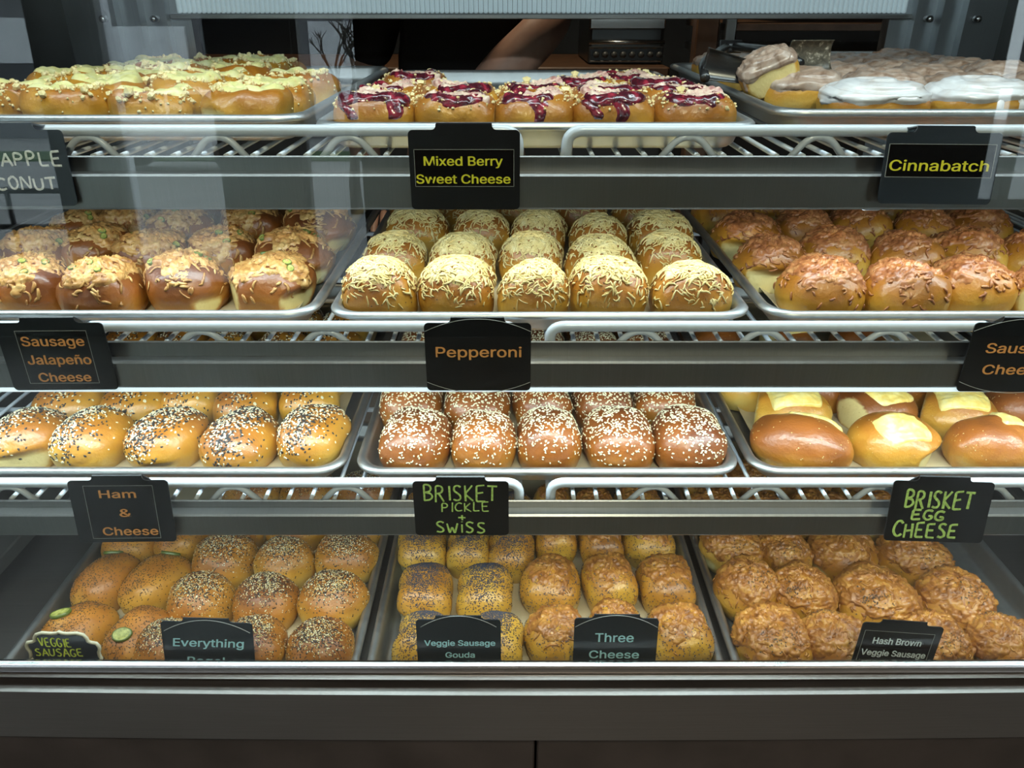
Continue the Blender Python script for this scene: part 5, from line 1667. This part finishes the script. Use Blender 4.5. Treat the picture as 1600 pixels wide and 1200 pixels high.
# ------------------------------------------------------------------ the street outside the shop windows
struct('street_ground', MB().box(-40, 30, -60, RY0 - .15, -.06, -.01), plain('pale_concrete', (.30, .30, .30), .8, var=.15, scale=1.2))
tag(MB().box(-30, 4, -19, -16.2, -.01, .03).build('grass_strip', plain('lawn', (.05, .11, .03), .9, var=.4, scale=20)), kind='structure')
bl = thing('building', 'pale low commercial building with dark windows across the street', 'building', (-9, -26, 0))
MB().box(-16, 13, -6, 0, 0, 4.6).build('wall', plain('grey_stucco', (.16, .165, .18), .8, var=.08, scale=2), bl)
for xa, xb, za, zb in ((-8.0, -6.3, 2.35, 3.7), (-4.8, -1.6, 2.15, 3.45), (-3.0, -.4, .0, 1.0), (2.4, 5.2, .6, 3.6)):
    MB().box(xa, xb, 0, .12, za, zb).build('facade_panel', plain('white_render', (.74, .76, .80), .8) if xa == -8.0 else bpy.data.materials['white_render'], bl)
MB().box(-16.3, 13.3, -6.2, .5, 4.6, 5.0).build('roof', plain('roof_edge', (.16, .16, .17), .7), bl)
for x, wd in ((-14.5, 2.2), (-11.2, 1.2), (-8.2, 1.8), (-4.0, 1.0), (-.4, 2.2), (4.6, 1.8), (8.5, 2.4)):
    wn = MB().box(x - .08, x + wd + .08, .0, .06, .7, 2.9).build('window', plain('window_trim', (.5, .5, .5), .6) if x == -14.5 else bpy.data.materials['window_trim'], bl)
    MB().box(x, x + wd, .05, .08, .8, 2.8).build('pane', plain('dark_pane', (.03, .035, .045), .1) if x == -14.5 else bpy.data.materials['dark_pane'], wn)
car = thing('car', 'small white hatchback parked across the street', 'car', (-6.4, -14.2, 0), (0, 0, 0))
prof = [(-1.9, .35), (-1.95, .75), (-1.7, .95), (-1.0, 1.02), (-.55, 1.42), (.9, 1.45), (1.55, 1.05), (1.9, .95), (1.95, .40), (1.5, .28), (-1.5, .28)]
MB().prism(prof, -.82, .82).build('body', plain('white_paint', (.75, .76, .78), .25, coat=.5), car)
for y in (-.83, .825):
    for poly in ([(-.85, 1.05), (-.5, 1.36), (.12, 1.38), (.12, 1.05)], [(.2, 1.05), (.2, 1.38), (.85, 1.37), (1.3, 1.05)]):
        MB().prism(poly, y, y + .008).build('side_window', bpy.data.materials['dark_pane'], car)
for x in (-1.2, 1.2):
    for y in (-.84, .66):
        MB().tube([(x, y, .31), (x, y + .18, .31)], .31, 20).build('wheel', M['black'], car, True)
porch = thing('porch', 'white porch post and beam outside the shop windows', 'porch', (0, -6, 0))
for x in (-3.57,):
    MB().box(x - .045, x + .045, -.05, .05, 0, 2.9).build('post', bpy.data.materials['white_render'], porch)
MB().box(-7.5, -3.4, -.06, .06, 2.9, 3.1).build('beam', bpy.data.materials['white_render'], porch)
# bare tree
tree = thing('tree', 'bare leafless street tree with fine branches outside the window', 'tree', (-1.9, -8.2, 0))
rb = random.Random(3)
br = MB()
def grow(p, d, L, r, lev):
    q = p + d * L
    br.tube([p, p + d * L * .5 + Vector((rb.uniform(-1, 1), rb.uniform(-1, 1), 0)) * L * .06, q], [r, r * .85, r * .68], 6 if lev < 3 else 4)
    if lev >= 6: return
    for _ in range(3 if lev in (0, 2, 4) else 2):
        nd = (d + Vector((rb.uniform(-1, 1), rb.uniform(-.7, .7), rb.uniform(-.15, .65))) * .72).normalized()
        grow(q, nd, L * rb.uniform(.62, .85), r * .62, lev + 1)
grow(Vector((0, 0, 0)), Vector((.03, 0, 1)), .70, .085, 0)
br.build('branches', plain('bark', (.045, .038, .03), .9), tree)
rl = thing('railing', 'black metal railing on the pavement outside', 'railing', (-4.3, -4.6, 0))
for zz in (.67, .40):
    MB().tube([(-1.2, 0, zz), (1.1, 0, zz)], .022, 8).build('rail', M['black'], rl, True)
for x in (-1.1, -.3, .45, 1.05):
    MB().tube([(x, 0, 0), (x, 0, .7)], .02, 8).build('post', M['black'], rl, True)
